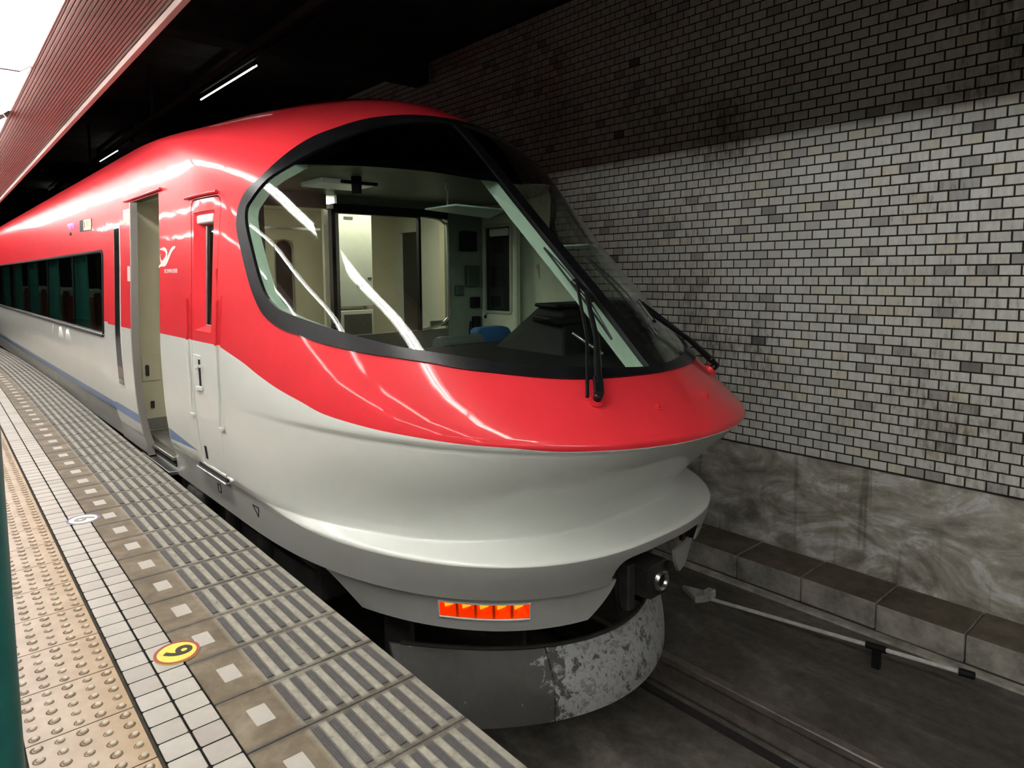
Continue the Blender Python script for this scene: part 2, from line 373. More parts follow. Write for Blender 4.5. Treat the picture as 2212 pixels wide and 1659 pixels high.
# edge slabs with white marker tile and ribbed grip strips
sl = MB(); sl.box(-.0130, .5825, .0015, .2935, -.05, 0); slme = sl.mesh('edge_slab', [M['slab'], M['grout']], bevel=.002)
for p in slme.polygons:
    if p.normal.z < .5 and p.normal.x < .5: p.material_index = 1
mk = MB(); mk.prism(rrect(0, .0615, 0, .1, .003, 2), 'Z', -.004, .0012); mkme = mk.mesh('marker_tile', M['creamt'][2])
prof = [(0, -.004), (0, .0012)]
for r in range(3): prof += [(.002+.008*r, .0045), (.006+.008*r, .0045), (.008+.008*r, .0016)]
prof += [(.026, -.004)]
st = MB(); st.prism([(p[0], p[1]) for p in prof], 'Y', 0, .238); stme = st.mesh('grip_strip', M['strip'])
fst = MB()
for k in range(-4, 66):
    y = -.1618+.2951*k; bx = bend(y); o = link('edge_slab', slme, floor, (.2175+bx, y, 0)); o.rotation_euler.z = .0068*max(0, y-7)
    o.location.z = -.0015*random.random()
    if k < 46: link('marker_tile', mkme, o, (.055, .098, 0))
    for i in range(7):
        if k < 38: link('grip_strip', stme, o, (.178+.058*i, .028, 0))
        else: fst.box(.2175+bx+.178+.058*i, .2175+bx+.204+.058*i, y+.028, y+.266, -.002, .003)
tag(fst.build('distant_grip_strips', M['strip'], floor), kind='stuff')
# platform edge face
ef = MB()
for a, b in zip(ys[:-1], ys[1:]): ef.hexa([(.70+bend(a), a, -1.3), (.775+bend(a), a, -1.3), (.775+bend(b), b, -1.3), (.70+bend(b), b, -1.3), (.70+bend(a), a, -.05), (.775+bend(a), a, -.05), (.775+bend(b), b, -.05), (.70+bend(b), b, -.05)])
ef.build('platform_face', M['kerb_top'], floor)

# ================================================================== tunnel wall with glazed tiles
XW, ZB, HB, LB = 5.42, -.222, .0791, .1317
wall = MB(); wall.box(XW+.007, XW+.35, -7, 27, ZB, 4.6)
wall = tag(wall.build('wall_right', M['mortar']), kind='structure')
base = MB(); base.box(XW+.004, XW+.35, -7, 27, -1.5, ZB-.008); base.build('concrete_base', M['concrete'], wall)
def brick_geo(mb, y, z, t, wy=LB-.0115, wz=HB-.0115):
    b = .0025; x0, x1 = XW, XW+.009
    v = [(x1, y, z), (x1, y+wy, z), (x1, y+wy, z+wz), (x1, y, z+wz), (x0+b, y, z), (x0+b, y+wy, z), (x0+b, y+wy, z+wz), (x0+b, y, z+wz),
         (x0, y+b, z+b), (x0, y+wy-b, z+b), (x0, y+wy-b, z+wz-b), (x0, y+b, z+wz-b)]
    mb.add(v, [(0, 4, 5, 1), (1, 5, 6, 2), (2, 6, 7, 3), (3, 7, 4, 0), (4, 8, 9, 5), (5, 9, 10, 6), (6, 10, 11, 7), (7, 11, 8, 4), (8, 11, 10, 9)])
def tinted(me, vals):
    a = me.attributes.new('tint', 'FLOAT', 'FACE'); a.data.foreach_set('value', vals); return me
def btint():
    r = random.random()
    if r < .004: return .08
    if r < .07: return random.uniform(.2, .4)
    if r < .13: return .97
    return min(.9, max(.35, random.gauss(.66, .12)))
cells = []
for nrow in range(60):
    ph = -.358+(LB/2 if nrow % 2 else 0); z = ZB+HB*nrow+.0115
    for k in range(-34, 150): cells.append((ph+LB*k+.0057, z, nrow))
def vis_key(c):
    y, z, _ = c
    v = Vector((XW, y, z))-CAMLOC; d = v.dot(_fw); px = 1050.8+1433*v.dot(_r2)/d; py = 715.2-1433*v.dot(_u2)/d
    inn = 1560 < px < 2160 and 20 < py < 1110 if d > 0 else False
    return (0 if inn else 1, v.length)
order = sorted(cells, key=vis_key)
near, rest = order[:300], order[300:]
variants = []
for i in range(14):
    mb = MB(); brick_geo(mb, 0, 0, 0); me = mb.mesh('brick', M['brick']); tinted(me, [btint() if i else .1]*9)
    variants.append(me)
for y, z, nrow in near: link('brick', variants[0] if random.random() < .004 else random.choice(variants[1:]), wall, (0, y, z))
mb = MB(); tv = []
for y, z, nrow in rest: brick_geo(mb, y, z, 0); tv += [btint()]*9
me = bpy.data.meshes.new('bricks'); me.from_pydata(mb.v, [], mb.f); me.materials.append(M['brick']); tinted(me, tv); me.update()
tag(link('brick_courses', me, wall), kind='stuff')

# ================================================================== track bed, kerb, rails
bed = MB(); bed.box(.60, 4.68, -7, 27, -1.6, -1.22); bed.box(4.68, 5.5, -7, 27, -1.6, -1.33)
bed = tag(bed.build('ground_track_bed', M['bed']), kind='structure')
for k in range(-9, 30):
    y = -.215+.572*k; kb = MB(); kb.box(4.955, 5.423, y+.004, y+.568, -1.33, -1.12)
    me = kb.mesh('kerb_block', [M['kerb'], M['kerb_top']], bevel=.012, seg=2)
    for p in me.polygons:
        if p.normal.z > .8: p.material_index = 1
    o = link('kerb_block', me, bed); o.location = (random.uniform(-.006, .006), 0, random.uniform(-.006, .004))
gut = MB(); gut.box(4.60, 4.70, -7, 27, -1.33, -1.205); gut.build('gutter_edge', M['kerb'], bed, bevel=.01)
for xr in (2.3-.75, 2.3+.75):
    r = MB(); h = [(-.062, 0), (.062, 0), (.062, .012), (.012, .03), (.009, .125), (.034, .135), (.0325, .168), (.026, .174), (-.026, .174), (-.0325, .168), (-.034, .135), (-.009, .125), (-.012, .03), (-.062, .012)]
    r.prism([(xr+p[0], -1.205+p[1]) for p in h], 'Y', -7, 27)
    tag(r.build('rail', M['rail']), 'worn steel running rail %s' % ('nearest the tiled wall, in front of the plough' if xr > 2.3 else 'nearest the platform, hidden below the train'), 'rail', 'running rails of the track')
for xr, s in ((2.3-.75, 1), (2.3+.75, 1)):
    c = MB(); c.box(xr-.17, xr-.12, -7, 27, -1.222, -1.20); c.build('rail_shade_strip', M['under'], bed)  # dark strip painted in for the shade at the rail base

# ================================================================== ceilings
ce = MB(); ce.box(.56, 5.8, -7, 27, 4.58, 4.9)
ce = tag(ce.build('ceiling', M['tunnel']), kind='structure')
for y in (1.2, 6.2, 11.5, 17):
    b = MB(); b.box(.56, 5.42, y, y+.34, 4.22, 4.6); b.build('ceiling_beam', M['tunnel'], ce, bevel=.02)
fa = MB(); fa.box(.50, .56, -7, 27, 2.76, 4.9); fa.build('fascia_wall', M['tunnel'], ce)
ps = MB(); ps.box(-7, .50, -7, 27, 2.86, 3.0)
ps = tag(ps.build('ceiling_platform', M['soffit']), kind='structure')
def ribbed(x0, x1, y0, y1, pitch=.0205):
    n = int(round((x1-x0)/pitch)); p = []
    for i in range(n):
        x = x0+(x1-x0)*i/n; w_ = (x1-x0)/n
        p += [(x, 2.700), (x+w_*.68, 2.700), (x+w_*.72, 2.708), (x+w_*.96, 2.708)]
    p += [(x1, 2.700), (x1, 2.745), (x0, 2.745)]
    mb = MB(); mb.prism(p, 'Y', y0, y1); return mb
for k in range(-4, 12):
    y = 2.862+1.8*k
    ribbed(.135, .528, y+.0015, y+1.7985).build('soffit_panel', M['soffit'], ps)
    ribbed(-1.0, -.135, y+.0015, y+1.7985).build('soffit_panel', M['soffit'], ps)
lp = MB(); lp.prism([(.528, 2.664), (.556, 2.662), (.562, 2.668), (.562, 2.80), (.528, 2.80)], 'Y', -7, 27); lp.build('edge_trim', M['soffit_trim'], ps)
lw = MB(); lw.box(-7.2, -7, -7, 27, -.1, 3); tag(lw.build('wall_left', M['platform_wall']), kind='structure')
fe = MB(); fe.box(-7.2, 5.8, 27, 27.2, -1.6, 4.9); tag(fe.build('wall_far', M['under']), kind='structure')
fn_ = MB(); fn_.box(-7.2, .56, -7.2, -7, -1.6, 4.9); tag(fn_.build('wall_near', M['platform_wall']), kind='structure')
# fluorescent fixtures in rows: pairs of troughs, a short gap, the next pair
def fixture(name, tubes, r, w_):
    root = empty(name, (0, 0, 0)); L = 1.395
    t = MB(); t.prism([(-w_, 2.698), (-w_+.01, 2.698), (-w_+.04, 2.735), (w_-.04, 2.735), (w_-.01, 2.698), (w_, 2.698), (w_, 2.84), (-w_, 2.84)], 'Y', .004, L-.004); t.build('reflector', M['fixture'], root)
    for i, y in enumerate((.004, L-.016)):
        e = MB(); e.prism([(-w_+.015, 2.70), (-w_+.065, 2.662), (w_-.065, 2.662), (w_-.015, 2.70), (w_-.045, 2.735), (-w_+.045, 2.735)], 'Y', y, y+.012); e.build('end_plate', M['fixture'], root)
    for x in tubes:
        b = MB(); b.tube([(x, .02, 2.684), (x, L-.02, 2.684)], r, 8); b.build('tube', M['tube'], root)
    return root
def copy_tree(o, parent=None):
    c = o.copy(); COL.objects.link(c); c.parent = parent
    for ch in list(o.children): copy_tree(ch, c)
    return c
ORD = {0: 'nearest, cut by the top of the picture', 1: 'second, cut by the left of the picture'}
for row, (X, tubes, r_, w_) in enumerate(((0, (-.04, .04), .0165, .135), (-1.5, (0,), .0125, .10), (-3.1, (0,), .0125, .10))):
    fx = fixture('ceiling_light', tubes, r_, w_); first = True
    for k in range(-3, 5):
        for h_ in (0, 1):
            o = fx if first else copy_tree(fx); first = False
            o.location = (X, 1.54+3.04*k+1.40*h_, 0)
            if row == 0 and k == 0: tag(o, 'double tube trough over the platform edge, '+ORD[h_], 'ceiling light', 'platform edge lights')
            elif row == 0: tag(o, 'double tube trough over the platform edge, seen only reflected on the train', 'ceiling light', 'platform edge lights')
            else: tag(o, 'single tube trough in the %s row back, seen only as a thin reflection' % ('second', 'third')[row-1], 'ceiling light', 'lights deeper in the platform')

# ================================================================== train body surface
# half body: a runs from the car end (-1) over the shoulder (0) to the nose centre (1); z is height
XC=2.30
# z : half width W, nose tip y T, shoulder y S, exponent n
TAB=np.array([
(-0.080,1.3350,-0.085,1.900,2.550,1.3350),
(0.075,1.3450,-0.130,1.900,2.600,1.3450),
(0.095,1.3470,-0.133,1.900,2.600,1.3470),
(0.104,1.3485,-0.127,1.900,2.600,1.3485),
(0.112,1.3500,-0.102,1.900,2.600,1.3480),
(0.128,1.3555,-0.026,1.900,2.600,1.3300),
(0.142,1.3615,0.050,1.900,2.600,1.3060),
(0.148,1.3640,0.078,1.902,2.595,1.2975),
(0.152,1.3655,0.086,1.903,2.593,1.2955),
(0.160,1.3680,0.087,1.905,2.590,1.2952),
(0.190,1.3760,0.076,1.920,2.570,1.2960),
(0.240,1.3830,0.044,1.945,2.540,1.3040),
(0.300,1.3900,-0.008,1.970,2.500,1.3170),
(0.360,1.3970,-0.072,2.000,2.460,1.3320),
(0.460,1.4040,-0.180,2.050,2.390,1.3620),
(0.550,1.4080,-0.280,2.100,2.320,1.3890),
(0.615,1.4110,-0.352,2.145,2.275,1.4030),
(0.642,1.4120,-0.381,2.163,2.256,1.4084),
(0.656,1.4122,-0.397,2.152,2.260,1.4118),
(0.672,1.4125,-0.397,2.131,2.268,1.4148),
(0.760,1.4142,-0.284,2.112,2.292,1.4158),
(0.900,1.4164,-0.107,2.152,2.262,1.4088),
(1.000,1.4134,-0.002,2.194,2.219,1.4025),
(1.200,1.4057,0.198,2.304,2.178,1.3926),
(1.600,1.3880,0.630,2.392,2.089,1.3874),
(1.900,1.3780,0.950,2.503,2.092,1.3871),
(2.100,1.3720,1.160,2.566,2.127,1.3581),
(2.300,1.3525,1.380,2.819,2.095,1.2814),
(2.450,1.2722,1.570,3.539,2.020,1.1826),
(2.600,1.1164,1.880,4.893,1.959,1.0418),
(2.720,0.9250,2.330,6.400,2.000,0.8950),
(2.820,0.7450,2.900,8.000,2.000,0.7450),
(2.900,0.5850,3.600,9.400,2.000,0.5850),
(2.960,0.4200,4.500,10.600,2.000,0.4200),
(3.000,0.2600,5.700,11.600,2.000,0.2600),
(3.020,0.1200,7.000,12.300,2.000,0.1200),
(3.025,0.0000,7.800,12.800,2.000,0.0000)])
def pchip(x,y):
    h=np.diff(x);d=np.diff(y)/h;m=np.zeros_like(y)
    for i in range(1,len(x)-1):
        if d[i-1]*d[i]>0:
            w1=2*h[i]+h[i-1];w2=h[i]+2*h[i-1]
            m[i]=(w1+w2)/(w1/d[i-1]+w2/d[i])
    m[0]=d[0];m[-1]=d[-1]
    def f(q):
        q=np.clip(np.asarray(q,float),x[0],x[-1])
        i=np.clip(np.searchsorted(x,q,side='right')-1,0,len(x)-2)
        t=(q-x[i])/h[i];t2=t*t;t3=t2*t
        return (2*t3-3*t2+1)*y[i]+(t3-2*t2+t)*h[i]*m[i]+(-2*t3+3*t2)*y[i+1]+(t3-t2)*h[i]*m[i+1]
    return f
def smoothed(x,y):
    # even out the curvature between the knots above the beak edge
    f=pchip(x,y); q=np.arange(.70,2.94,.03); k=np.linspace(-3,3,25); w_=np.exp(-k*k/2); w_/=w_.sum()
    s=[float((f(np.clip(z+k*.055*min(1,(z-.66)/.12)*min(1,(2.97-z)/.2),x[0],x[-1]))*w_).sum()) for z in q]
    lo,hi=x<.69,x>2.95
    return pchip(np.concatenate([x[lo],q,x[hi]]),np.concatenate([y[lo],s,y[hi]]))
fW,fT,fS,fn,fV=[smoothed(TAB[:,0],TAB[:,i]) for i in (1,2,3,4,5)]
YE=20.0
def surf(a,z):
    a=np.asarray(a,float);z=np.asarray(z,float)
    W=fW(z);T=fT(z);S=fS(z);n=fn(z)
    th=np.clip(a,0,1)*math.pi/2
    c=np.clip(np.cos(th),0,1);s=np.sin(th)
    k=np.clip(a/.4,0,1);k=k*k*(3-2*k);x=XC-(W+(fV(z)-W)*k)*c**(2/n); y=np.where(a>=0,S-(S-T)*s**(2/n),S-a*(YE-S))
    return np.stack(np.broadcast_arrays(x,y,z),-1)
def y2a(y,z):
    T=fT(z);S=fS(z);n=fn(z)
    r=np.clip((S-y)/(S-T),0,1)
    return np.where(y>=S,(S-y)/(YE-S),np.arcsin(np.clip(r**(n/2),0,1))/(math.pi/2))
def snormal(a,z):
    a=np.asarray(a,float);z=np.asarray(z,float)
    ea=np.where(a<0,.002,np.minimum(.004,np.maximum(.0015,np.minimum(a,1-a)*.5))); ez=.0015
    a0=np.where(a>.5,np.minimum(a,.9985),np.where(a>=0,np.maximum(a,.0015),a)); z=np.clip(z,-.078,3.022)
    da=surf(a0+ea*.5,z)-surf(a0-ea*.5,z); dz=surf(a0,z+ez)-surf(a0,z-ez)
    n=np.cross(da,dz); n/=np.linalg.norm(n,axis=-1,keepdims=True)+1e-12
    return n

OUTER = [(1, 2.4339999999999997), (0.9839, 2.432), (0.86, 2.4248), (0.7686, 2.3998), (0.6798, 2.3576), (0.5891, 2.2878), (0.5009, 2.2124), (0.4092, 2.1019), (0.3132, 1.9665), (0.2687, 1.9115), (0.2243, 1.8176), (0.1969, 1.7019), (0.1933, 1.574), (0.1952, 1.4197), (0.2013, 1.2983), (0.2158, 1.199), (0.2503, 1.1326), (0.2953, 1.1009), (0.3422, 1.0663), (0.4208, 1.0324), (0.4838, 1.0154), (0.543, 0.9971), (0.5868, 0.9773), (0.6602, 0.9565), (0.7348, 0.9364), (0.7956, 0.9255), (0.8639, 0.9202), (0.942, 0.9174), (0.9861, 0.9147), (1, 0.9142)]
INNER = [(0.9817, 2.3952), (0.8892, 2.3827), (0.7761, 2.3395), (0.681, 2.2794), (0.5879, 2.1989), (0.4985, 2.1212), (0.4215, 2.0438), (0.3416, 1.9622), (0.2741, 1.8545), (0.2452, 1.7948), (0.2307, 1.6976), (0.2276, 1.542), (0.2293, 1.4011), (0.2362, 1.3082), (0.2553, 1.2461), (0.2803, 1.2139), (0.3202, 1.1815), (0.3706, 1.1445), (0.4333, 1.1021), (0.4937, 1.0673), (0.553, 1.0455), (0.5983, 1.0296), (0.6897, 0.9962), (0.7899, 0.9767), (0.8801, 0.9607), (0.9827, 0.9435)]
BEAK = [(0.033, 1.0005), (0.1036, 0.935), (0.1498, 0.8723), (0.192, 0.8219), (0.2415, 0.7773), (0.286, 0.7358), (0.3706, 0.7038), (0.4485, 0.6874), (0.5227, 0.6751), (0.5964, 0.6704), (0.6714, 0.658), (0.7509, 0.658), (0.8403, 0.658), (0.9252, 0.658), (1, 0.658)]
def cat(pts, n=4, closed=False):
    """Catmull-Rom smoothing of a polyline"""
    p = [np.array(q, float) for q in pts]; o = []
    m = len(p)
    for i in range(m-1):
        a, b, c, d = p[max(i-1, 0)], p[i], p[i+1], p[min(i+2, m-1)]
        for k in range(n):
            t = k/n; o.append(tuple(.5*((2*b)+(-a+c)*t+(2*a-5*b+4*c-d)*t*t+(-a+3*b-3*c+d)*t**3)))
    o.append(tuple(p[-1])); return o
def a_of_x(x, z):
    """nose parameter where the surface is at |X - XC| = x"""
    return math.acos(min(1, (x/float(fW(z)))**(float(fn(z))/2)))/(PI/2)
PW = .042
OUT = cat(OUTER); INN = cat(INNER)
INN[0] = (a_of_x(PW, INN[0][1]), INN[0][1]); INN[-1] = (a_of_x(PW, INN[-1][1]), INN[-1][1])
PIL = [(a_of_x(PW, z), z) for z in np.linspace(INN[-1][1], INN[0][1], 40)]
INNP = INN+PIL[1:-1]
SHADE = [(0.12, 2.057), (0.4359, 2.051), (0.6333, 2.0318), (0.7886, 2.0105), (0.9332, 1.9754), (1, 1.9724000000000002)]
BK = [(-1, 1.0), (-.5, 1.0), (-.1, 1.0), (0, 1.0005)]+cat(BEAK, 4)
SILL = [(-1, .15), (-.3, .15), (-.05, .15), (.03, .145), (.08, .135), (.12, .118), (.18, .100)]+[(a_, .095) for a_ in np.linspace(.222, 1, 57)]
def yz(pts): return [(float(y2a(y, z)), z) for y, z in pts]
def dens(poly, step=.06):
    o = []; m = len(poly)
    for i in range(m):
        a, b = poly[i], poly[(i+1) % m]; k = max(1, int(math.hypot(a[0]-b[0], a[1]-b[1])/step))
        o += [(a[0]+(b[0]-a[0])*j/k, a[1]+(b[1]-a[1])*j/k) for j in range(k)]
    return o
def grow(poly, d):
    c = np.mean(np.array(poly), 0)
    return [(p[0]+math.copysign(d, p[0]-c[0]), p[1]+math.copysign(d, p[1]-c[1])) for p in poly]
CABD = dens(rrect(2.083, 2.522, .17, 1.895, .06, 6)); CABG = dens(rrect(2.075, 2.530, .162, 1.903, .066, 6))
CABW = dens(rrect(2.155, 2.475, 1.068, 1.820, .02, 3))
DOOR = dens(rrect(3.25, 4.035, -.02, 2.022, .02, 3))
WIN = dens(rrect(5.12, 17.5, .853, 1.662, .07, 6), .12)
STR1 = dens([(3.238, .205), (3.238, .292), (2.585, .240)])
STR2 = dens([(4.045, .150), (19.9, .150), (19.9, .232), (4.045, .238)], .2)
# notch in the band below the rim for the coupler
def notch_poly(d): return [(a_of_x(d, -.08), -.081), (a_of_x(d-.003, -.04), -.04), (a_of_x(d-.012, -.005), -.005), (a_of_x(d-.03, .020), .020), (a_of_x(d-.058, .037), .037), (a_of_x(d-.10, .044), .044), (1, .046), (1, -.081)]
NOTCH, NOTCHR = notch_poly(.335), notch_poly(.45)
def uv(p): return (p[0]*2.6 if p[0] >= 0 else p[0]*16, p[1])
class Poly:
    def __init__(s, pts): s.p = np.array([uv(q) for q in pts])
    def inside(s, Q):
        x, y = Q[:, 0], Q[:, 1]; r = np.zeros(len(Q), bool); p = s.p; n = len(p); j = n-1
        for i in range(n):
            xi, yi, xj, yj = p[i][0], p[i][1], p[j][0], p[j][1]
            with np.errstate(divide='ignore', invalid='ignore'):
                c = ((yi > y) != (yj > y)) & (x < (xj-xi)*(y-yi)/(yj-yi+1e-15)+xi)
            r ^= c; j = i
        return r
loops = [(OUT, False), (INN, False), (PIL, False), (SHADE, False), (BK, False), (SILL, False),
         (yz(CABD), True), (yz(CABG), True), (yz(CABW), True), (yz(DOOR), True), (yz(WIN), True), (yz(STR1), True), (yz(STR2), True), (NOTCH, True), (NOTCHR[:-1], False)]
for z_ in (.104, .112, .128, .142, .148, .152, .160, .642, .672): loops.append(([(a_, z_) for a_ in np.linspace(0, 1, 73)], False))
cv, ce_ = [], []
for pts, closed in loops:
    if not closed:
        d = []
        for p, q in zip(pts[:-1], pts[1:]):
            up, uq = uv(p), uv(q); k = max(1, int(math.hypot(up[0]-uq[0], up[1]-uq[1])/.06)); d += [(p[0]+(q[0]-p[0])*j/k, p[1]+(q[1]-p[1])*j/k) for j in range(k)]
        pts = d+[pts[-1]]
    b = len(cv); cv += [uv(p) for p in pts]; n = len(pts)
    ce_ += [(b+i, b+i+1) for i in range(n-1)]+([(b+n-1, b)] if closed else [])
ag = np.concatenate([-np.linspace(0, 1, 40)[1:]**1.6, np.linspace(0, 1, 73)])
zg = np.unique(np.round(np.concatenate([np.linspace(-.08, 3.02, 64), TAB[:, 0], np.linspace(2.9, 3.024, 14), np.linspace(.08, .2, 13), np.linspace(.6, .7, 9)]), 4))
cva = np.array(cv); gp = []
for z_ in zg:
    for a_ in ag:
        q = uv((a_, z_))
        if a_ in (-1, 1) or z_ in (zg[0], zg[-1]) or np.min(np.abs(cva[:, 0]-q[0])+np.abs(cva[:, 1]-q[1])) > (.0035 if z_ < .7 and a_ > 0 else .014): gp.append(q)
allv = [Vector(p) for p in cv]+[Vector(p) for p in gp]
res = delaunay_2d_cdt(allv, ce_, [], 0, 1e-6)
RV = np.array([(v.x, v.y) for v in res[0]]); RF = [tuple(f) for f in res[2]]
RA = np.where(RV[:, 0] >= 0, RV[:, 0]/2.6, RV[:, 0]/16); RZ = RV[:, 1]
RP = surf(RA, RZ); RN = snormal(RA, RZ)
CEN = np.array([RV[list(f)].mean(0) for f in RF])
def bz(poly, Q):
    p = np.array([uv(q) for q in poly]); return np.interp(Q[:, 0], p[:, 0], p[:, 1])
inn = Poly(INNP).inside(CEN); out = Poly(OUT+[(1.01, .9172), (1.01, 2.43)]).inside(CEN); red = CEN[:, 1] > bz(BK, CEN); sil = CEN[:, 1] < bz(SILL, CEN)
cabg, cabd, cabw = [Poly(yz(p)).inside(CEN) for p in (CABG, CABD, CABW)]; door = Poly(yz(DOOR)).inside(CEN); win = Poly(yz(WIN)).inside(CEN)
strp = Poly(yz(STR1)).inside(CEN) | Poly(yz(STR2)).inside(CEN); notch = Poly(NOTCH).inside(CEN); notchR = Poly(NOTCHR).inside(CEN); shd = CEN[:, 1] > bz(SHADE, CEN)
pil = out & ~inn & (CEN[:, 1] < INN[0][1]) & (CEN[:, 1] > INN[-1][1]) & (CEN[:, 0] > np.interp(CEN[:, 1], [p[1] for p in PIL], [p[0]*2.6 for p in PIL]))

# ---- train root
PV = Vector((2.3, 1.0, 0))
train = empty('train', PV, math.radians(1.0))
tag(train, 'red and off-white express train with a sloping curved windshield, standing at the platform', 'train')
OFF = -PV
def tpart(mb, name, mats, parent=None, **k):
    """a part of the train, built in train coordinates"""
    return mb.build(name, mats, train if parent is None else parent, OFF if parent is None else (0, 0, 0), **k)
def shell(name, sel, mats, th=.025, off=0.0, left=True, right=True, parent=None, matf=None, inner=None):
    """part of the skin: outer face, inner face and rim, with exact normals"""
    V, F, MI, NL = [], [], [], []
    for side in ((1,) if left and not right else (-1,) if right and not left else (1, -1)):
        idx = {}; s_ = sel if side == 1 or not isinstance(sel, tuple) else sel
        fs = [(i, RF[i]) for i in np.nonzero(sel if not isinstance(sel, tuple) else sel[0 if side == 1 else 1])[0]]
        b0 = len(V)
        for _, f in fs:
            for v in f:
                if v not in idx: idx[v] = len(idx)
        ids = list(idx)
        Pt = RP[ids].copy(); Nn = RN[ids].copy()
        thv = np.where((RA[ids] > .05) & (th < .02), np.clip(np.abs(RZ[ids]-.103)/.05, .12, 1), 1)[:, None]*th
        o_ = Pt+Nn*off; i_ = Pt+Nn*off-Nn*thv
        if side == -1:
            for A_ in (o_, i_): A_[:, 0] = 2*XC-A_[:, 0]
            Nn[:, 0] *= -1
        m = len(ids); V += [tuple(p) for p in o_]+[tuple(p) for p in i_]
        ec = {}
        for fi, f in fs:
            g = [idx[v] for v in f]
            fn3 = np.cross(o_[g[1]]-o_[g[0]], o_[g[2]]-o_[g[0]])
            if np.dot(fn3, Nn[g].mean(0)) < 0: g = g[::-1]
            mi = matf[fi] if matf is not None else 0
            F.append(tuple(b0+v for v in g)); MI.append(mi); NL += [tuple(Nn[v]) for v in g]
            F.append(tuple(b0+m+v for v in g[::-1])); MI.append(mi if inner is None else inner); NL += [tuple(-Nn[v]) for v in g[::-1]]
            for k in range(len(g)):
                e = (g[k], g[(k+1) % len(g)])
                if (e[1], e[0]) in ec: ec.pop((e[1], e[0]))
                else: ec[e] = mi
        for (p, q), mi in ec.items():
            F.append((b0+p, b0+m+p, b0+m+q, b0+q)); MI.append(mi)
            w_ = np.cross(i_[p]-o_[p], o_[q]-o_[p]); w_ = w_/(np.linalg.norm(w_)+1e-12); NL += [tuple(w_)]*4
    me = bpy.data.meshes.new(name); me.from_pydata(V, [], F)
    for x in (mats if isinstance(mats, list) else [mats]): me.materials.append(x)
    me.polygons.foreach_set('material_index', MI); me.polygons.foreach_set('use_smooth', [True]*len(F))
    me.normals_split_custom_set(NL); me.update()
    return link(name, me, train if parent is None else parent, OFF if parent is None else (0, 0, 0))
solid = ~out & ~cabg & ~door & ~win & ~notch
solidR = ~out & ~notchR
full = lambda c: (c & solid, c & solidR)
shell('upper_body', full(red), [M['red'], M['cab_side']], inner=1, th=.009)
shell('lower_body', full(~red & ~sil & ~strp), [M['white'], M['cab_side']], inner=1, th=.009)
shell('sill_band', full(sil), M['grey_band'], th=.009)
o = shell('waist_stripe', (strp & solid, strp & solidR), M['blue']); o['label'] = 'blue stripe tapering to a point beside the cab door'
o = shell('windshield_frame', out & ~inn & ~pil, [M['rubber'], M['mint']], th=.055, off=.010, inner=1); o['label'] = 'black rubber surround of the windshield'
o = shell('windshield_pillar', pil, M['rubber'], th=.03, off=.010); o['label'] = 'black centre pillar between the two windshield panes'
for L_, nm in ((True, 'left'), (False, 'right')):
    o = shell('windshield_pane', inn & ~shd, M['glass'], th=.006, off=-.004, left=L_, right=not L_); o['label'] = 'clear curved windshield pane, %s' % ('platform side' if L_ else 'tunnel wall side')
    o = shell('shade_band', inn & shd, M['shade'], th=.006, off=-.004, left=L_, right=not L_); o['label'] = 'dark tinted strip along the top of the windshield'
cd = shell('cab_door', cabd & ~cabw, [M['red'], M['white']], left=True, right=False, matf=np.where(red, 0, 1), off=-.002, th=.03)
pane = shell('saloon_window', win, M['glass_dark'], th=.006, off=-.012, left=True, right=False); pane['label'] = 'long dark tinted passenger window'

# ================================================================== train: lower front
def sp(a, z, off=0.0, mir=False):
    p = surf(a, z)+snormal(a, z)*off
    return Vector((2*XC-p[0] if mir else p[0], p[1], p[2]))
def syz(y, z, off=0.0): return sp(float(y2a(y, z)), z, off)
def skirt_pt(a, z, off=0.0):
    t = (z+.085)/(-.185); W_, T_, S_, n_ = 1.305-.045*t, -.052+.035*t, 1.9, 2.55
    th = a*PI/2; return Vector((XC-(W_+off)*max(0, math.cos(th))**(2/n_), S_-(S_-T_+off)*math.sin(th)**(2/n_), z))
def skirt_a_x(x, z):
    t = (z+.085)/(-.185); return math.acos(((XC-x)/(1.305-.045*t))**(2.55/2))/(PI/2)
def plate(fn, a0, a1, z0, z1, na, nz, th):
    """curved plate: fn(a, z, off); a0/a1 functions of z"""
    mb = MB(); zs = [z0+(z1-z0)*j/nz for j in range(nz+1)]; o = []; i_ = []
    for z in zs:
        A0, A1 = a0(z), a1(z)
        o.append([fn(A0+(A1-A0)*i/na, z, 0) for i in range(na+1)]); i_.append([fn(A0+(A1-A0)*i/na, z, -th) for i in range(na+1)])
    v = [p for r in o for p in r]+[p for r in i_ for p in r]; m = (na+1)*(nz+1); f = []
    q = lambda j, i: j*(na+1)+i
    for j in range(nz):
        for i in range(na):
            f += [(q(j, i), q(j, i+1), q(j+1, i+1), q(j+1, i)), (m+q(j, i), m+q(j+1, i), m+q(j+1, i+1), m+q(j, i+1))]
    for i in range(na): f += [(q(0, i), m+q(0, i), m+q(0, i+1), q(0, i+1)), (q(nz, i), q(nz, i+1), m+q(nz, i+1), m+q(nz, i))]
    for j in range(nz): f += [(q(j, 0), q(j+1, 0), m+q(j+1, 0), m+q(j, 0)), (q(j, na), m+q(j, na), m+q(j+1, na), q(j+1, na))]
    return mb.add(v, f)
mirp = lambda fn: (lambda a, z, off=0.0: Vector((2*XC-fn(a, z, off).x, fn(a, z, off).y, fn(a, z, off).z)))
ZT, ZL = -.088, -.268
sa0 = lambda z: .20+.10*((ZT-z)/.18)**.8
sa1 = lambda z: skirt_a_x(2.045-.14*((ZT-z)/.18)**1.5, z)
LA0, LA1, LZ0, LZ1 = skirt_a_x(1.31, -.15), skirt_a_x(1.612, -.15), -.203, -.118
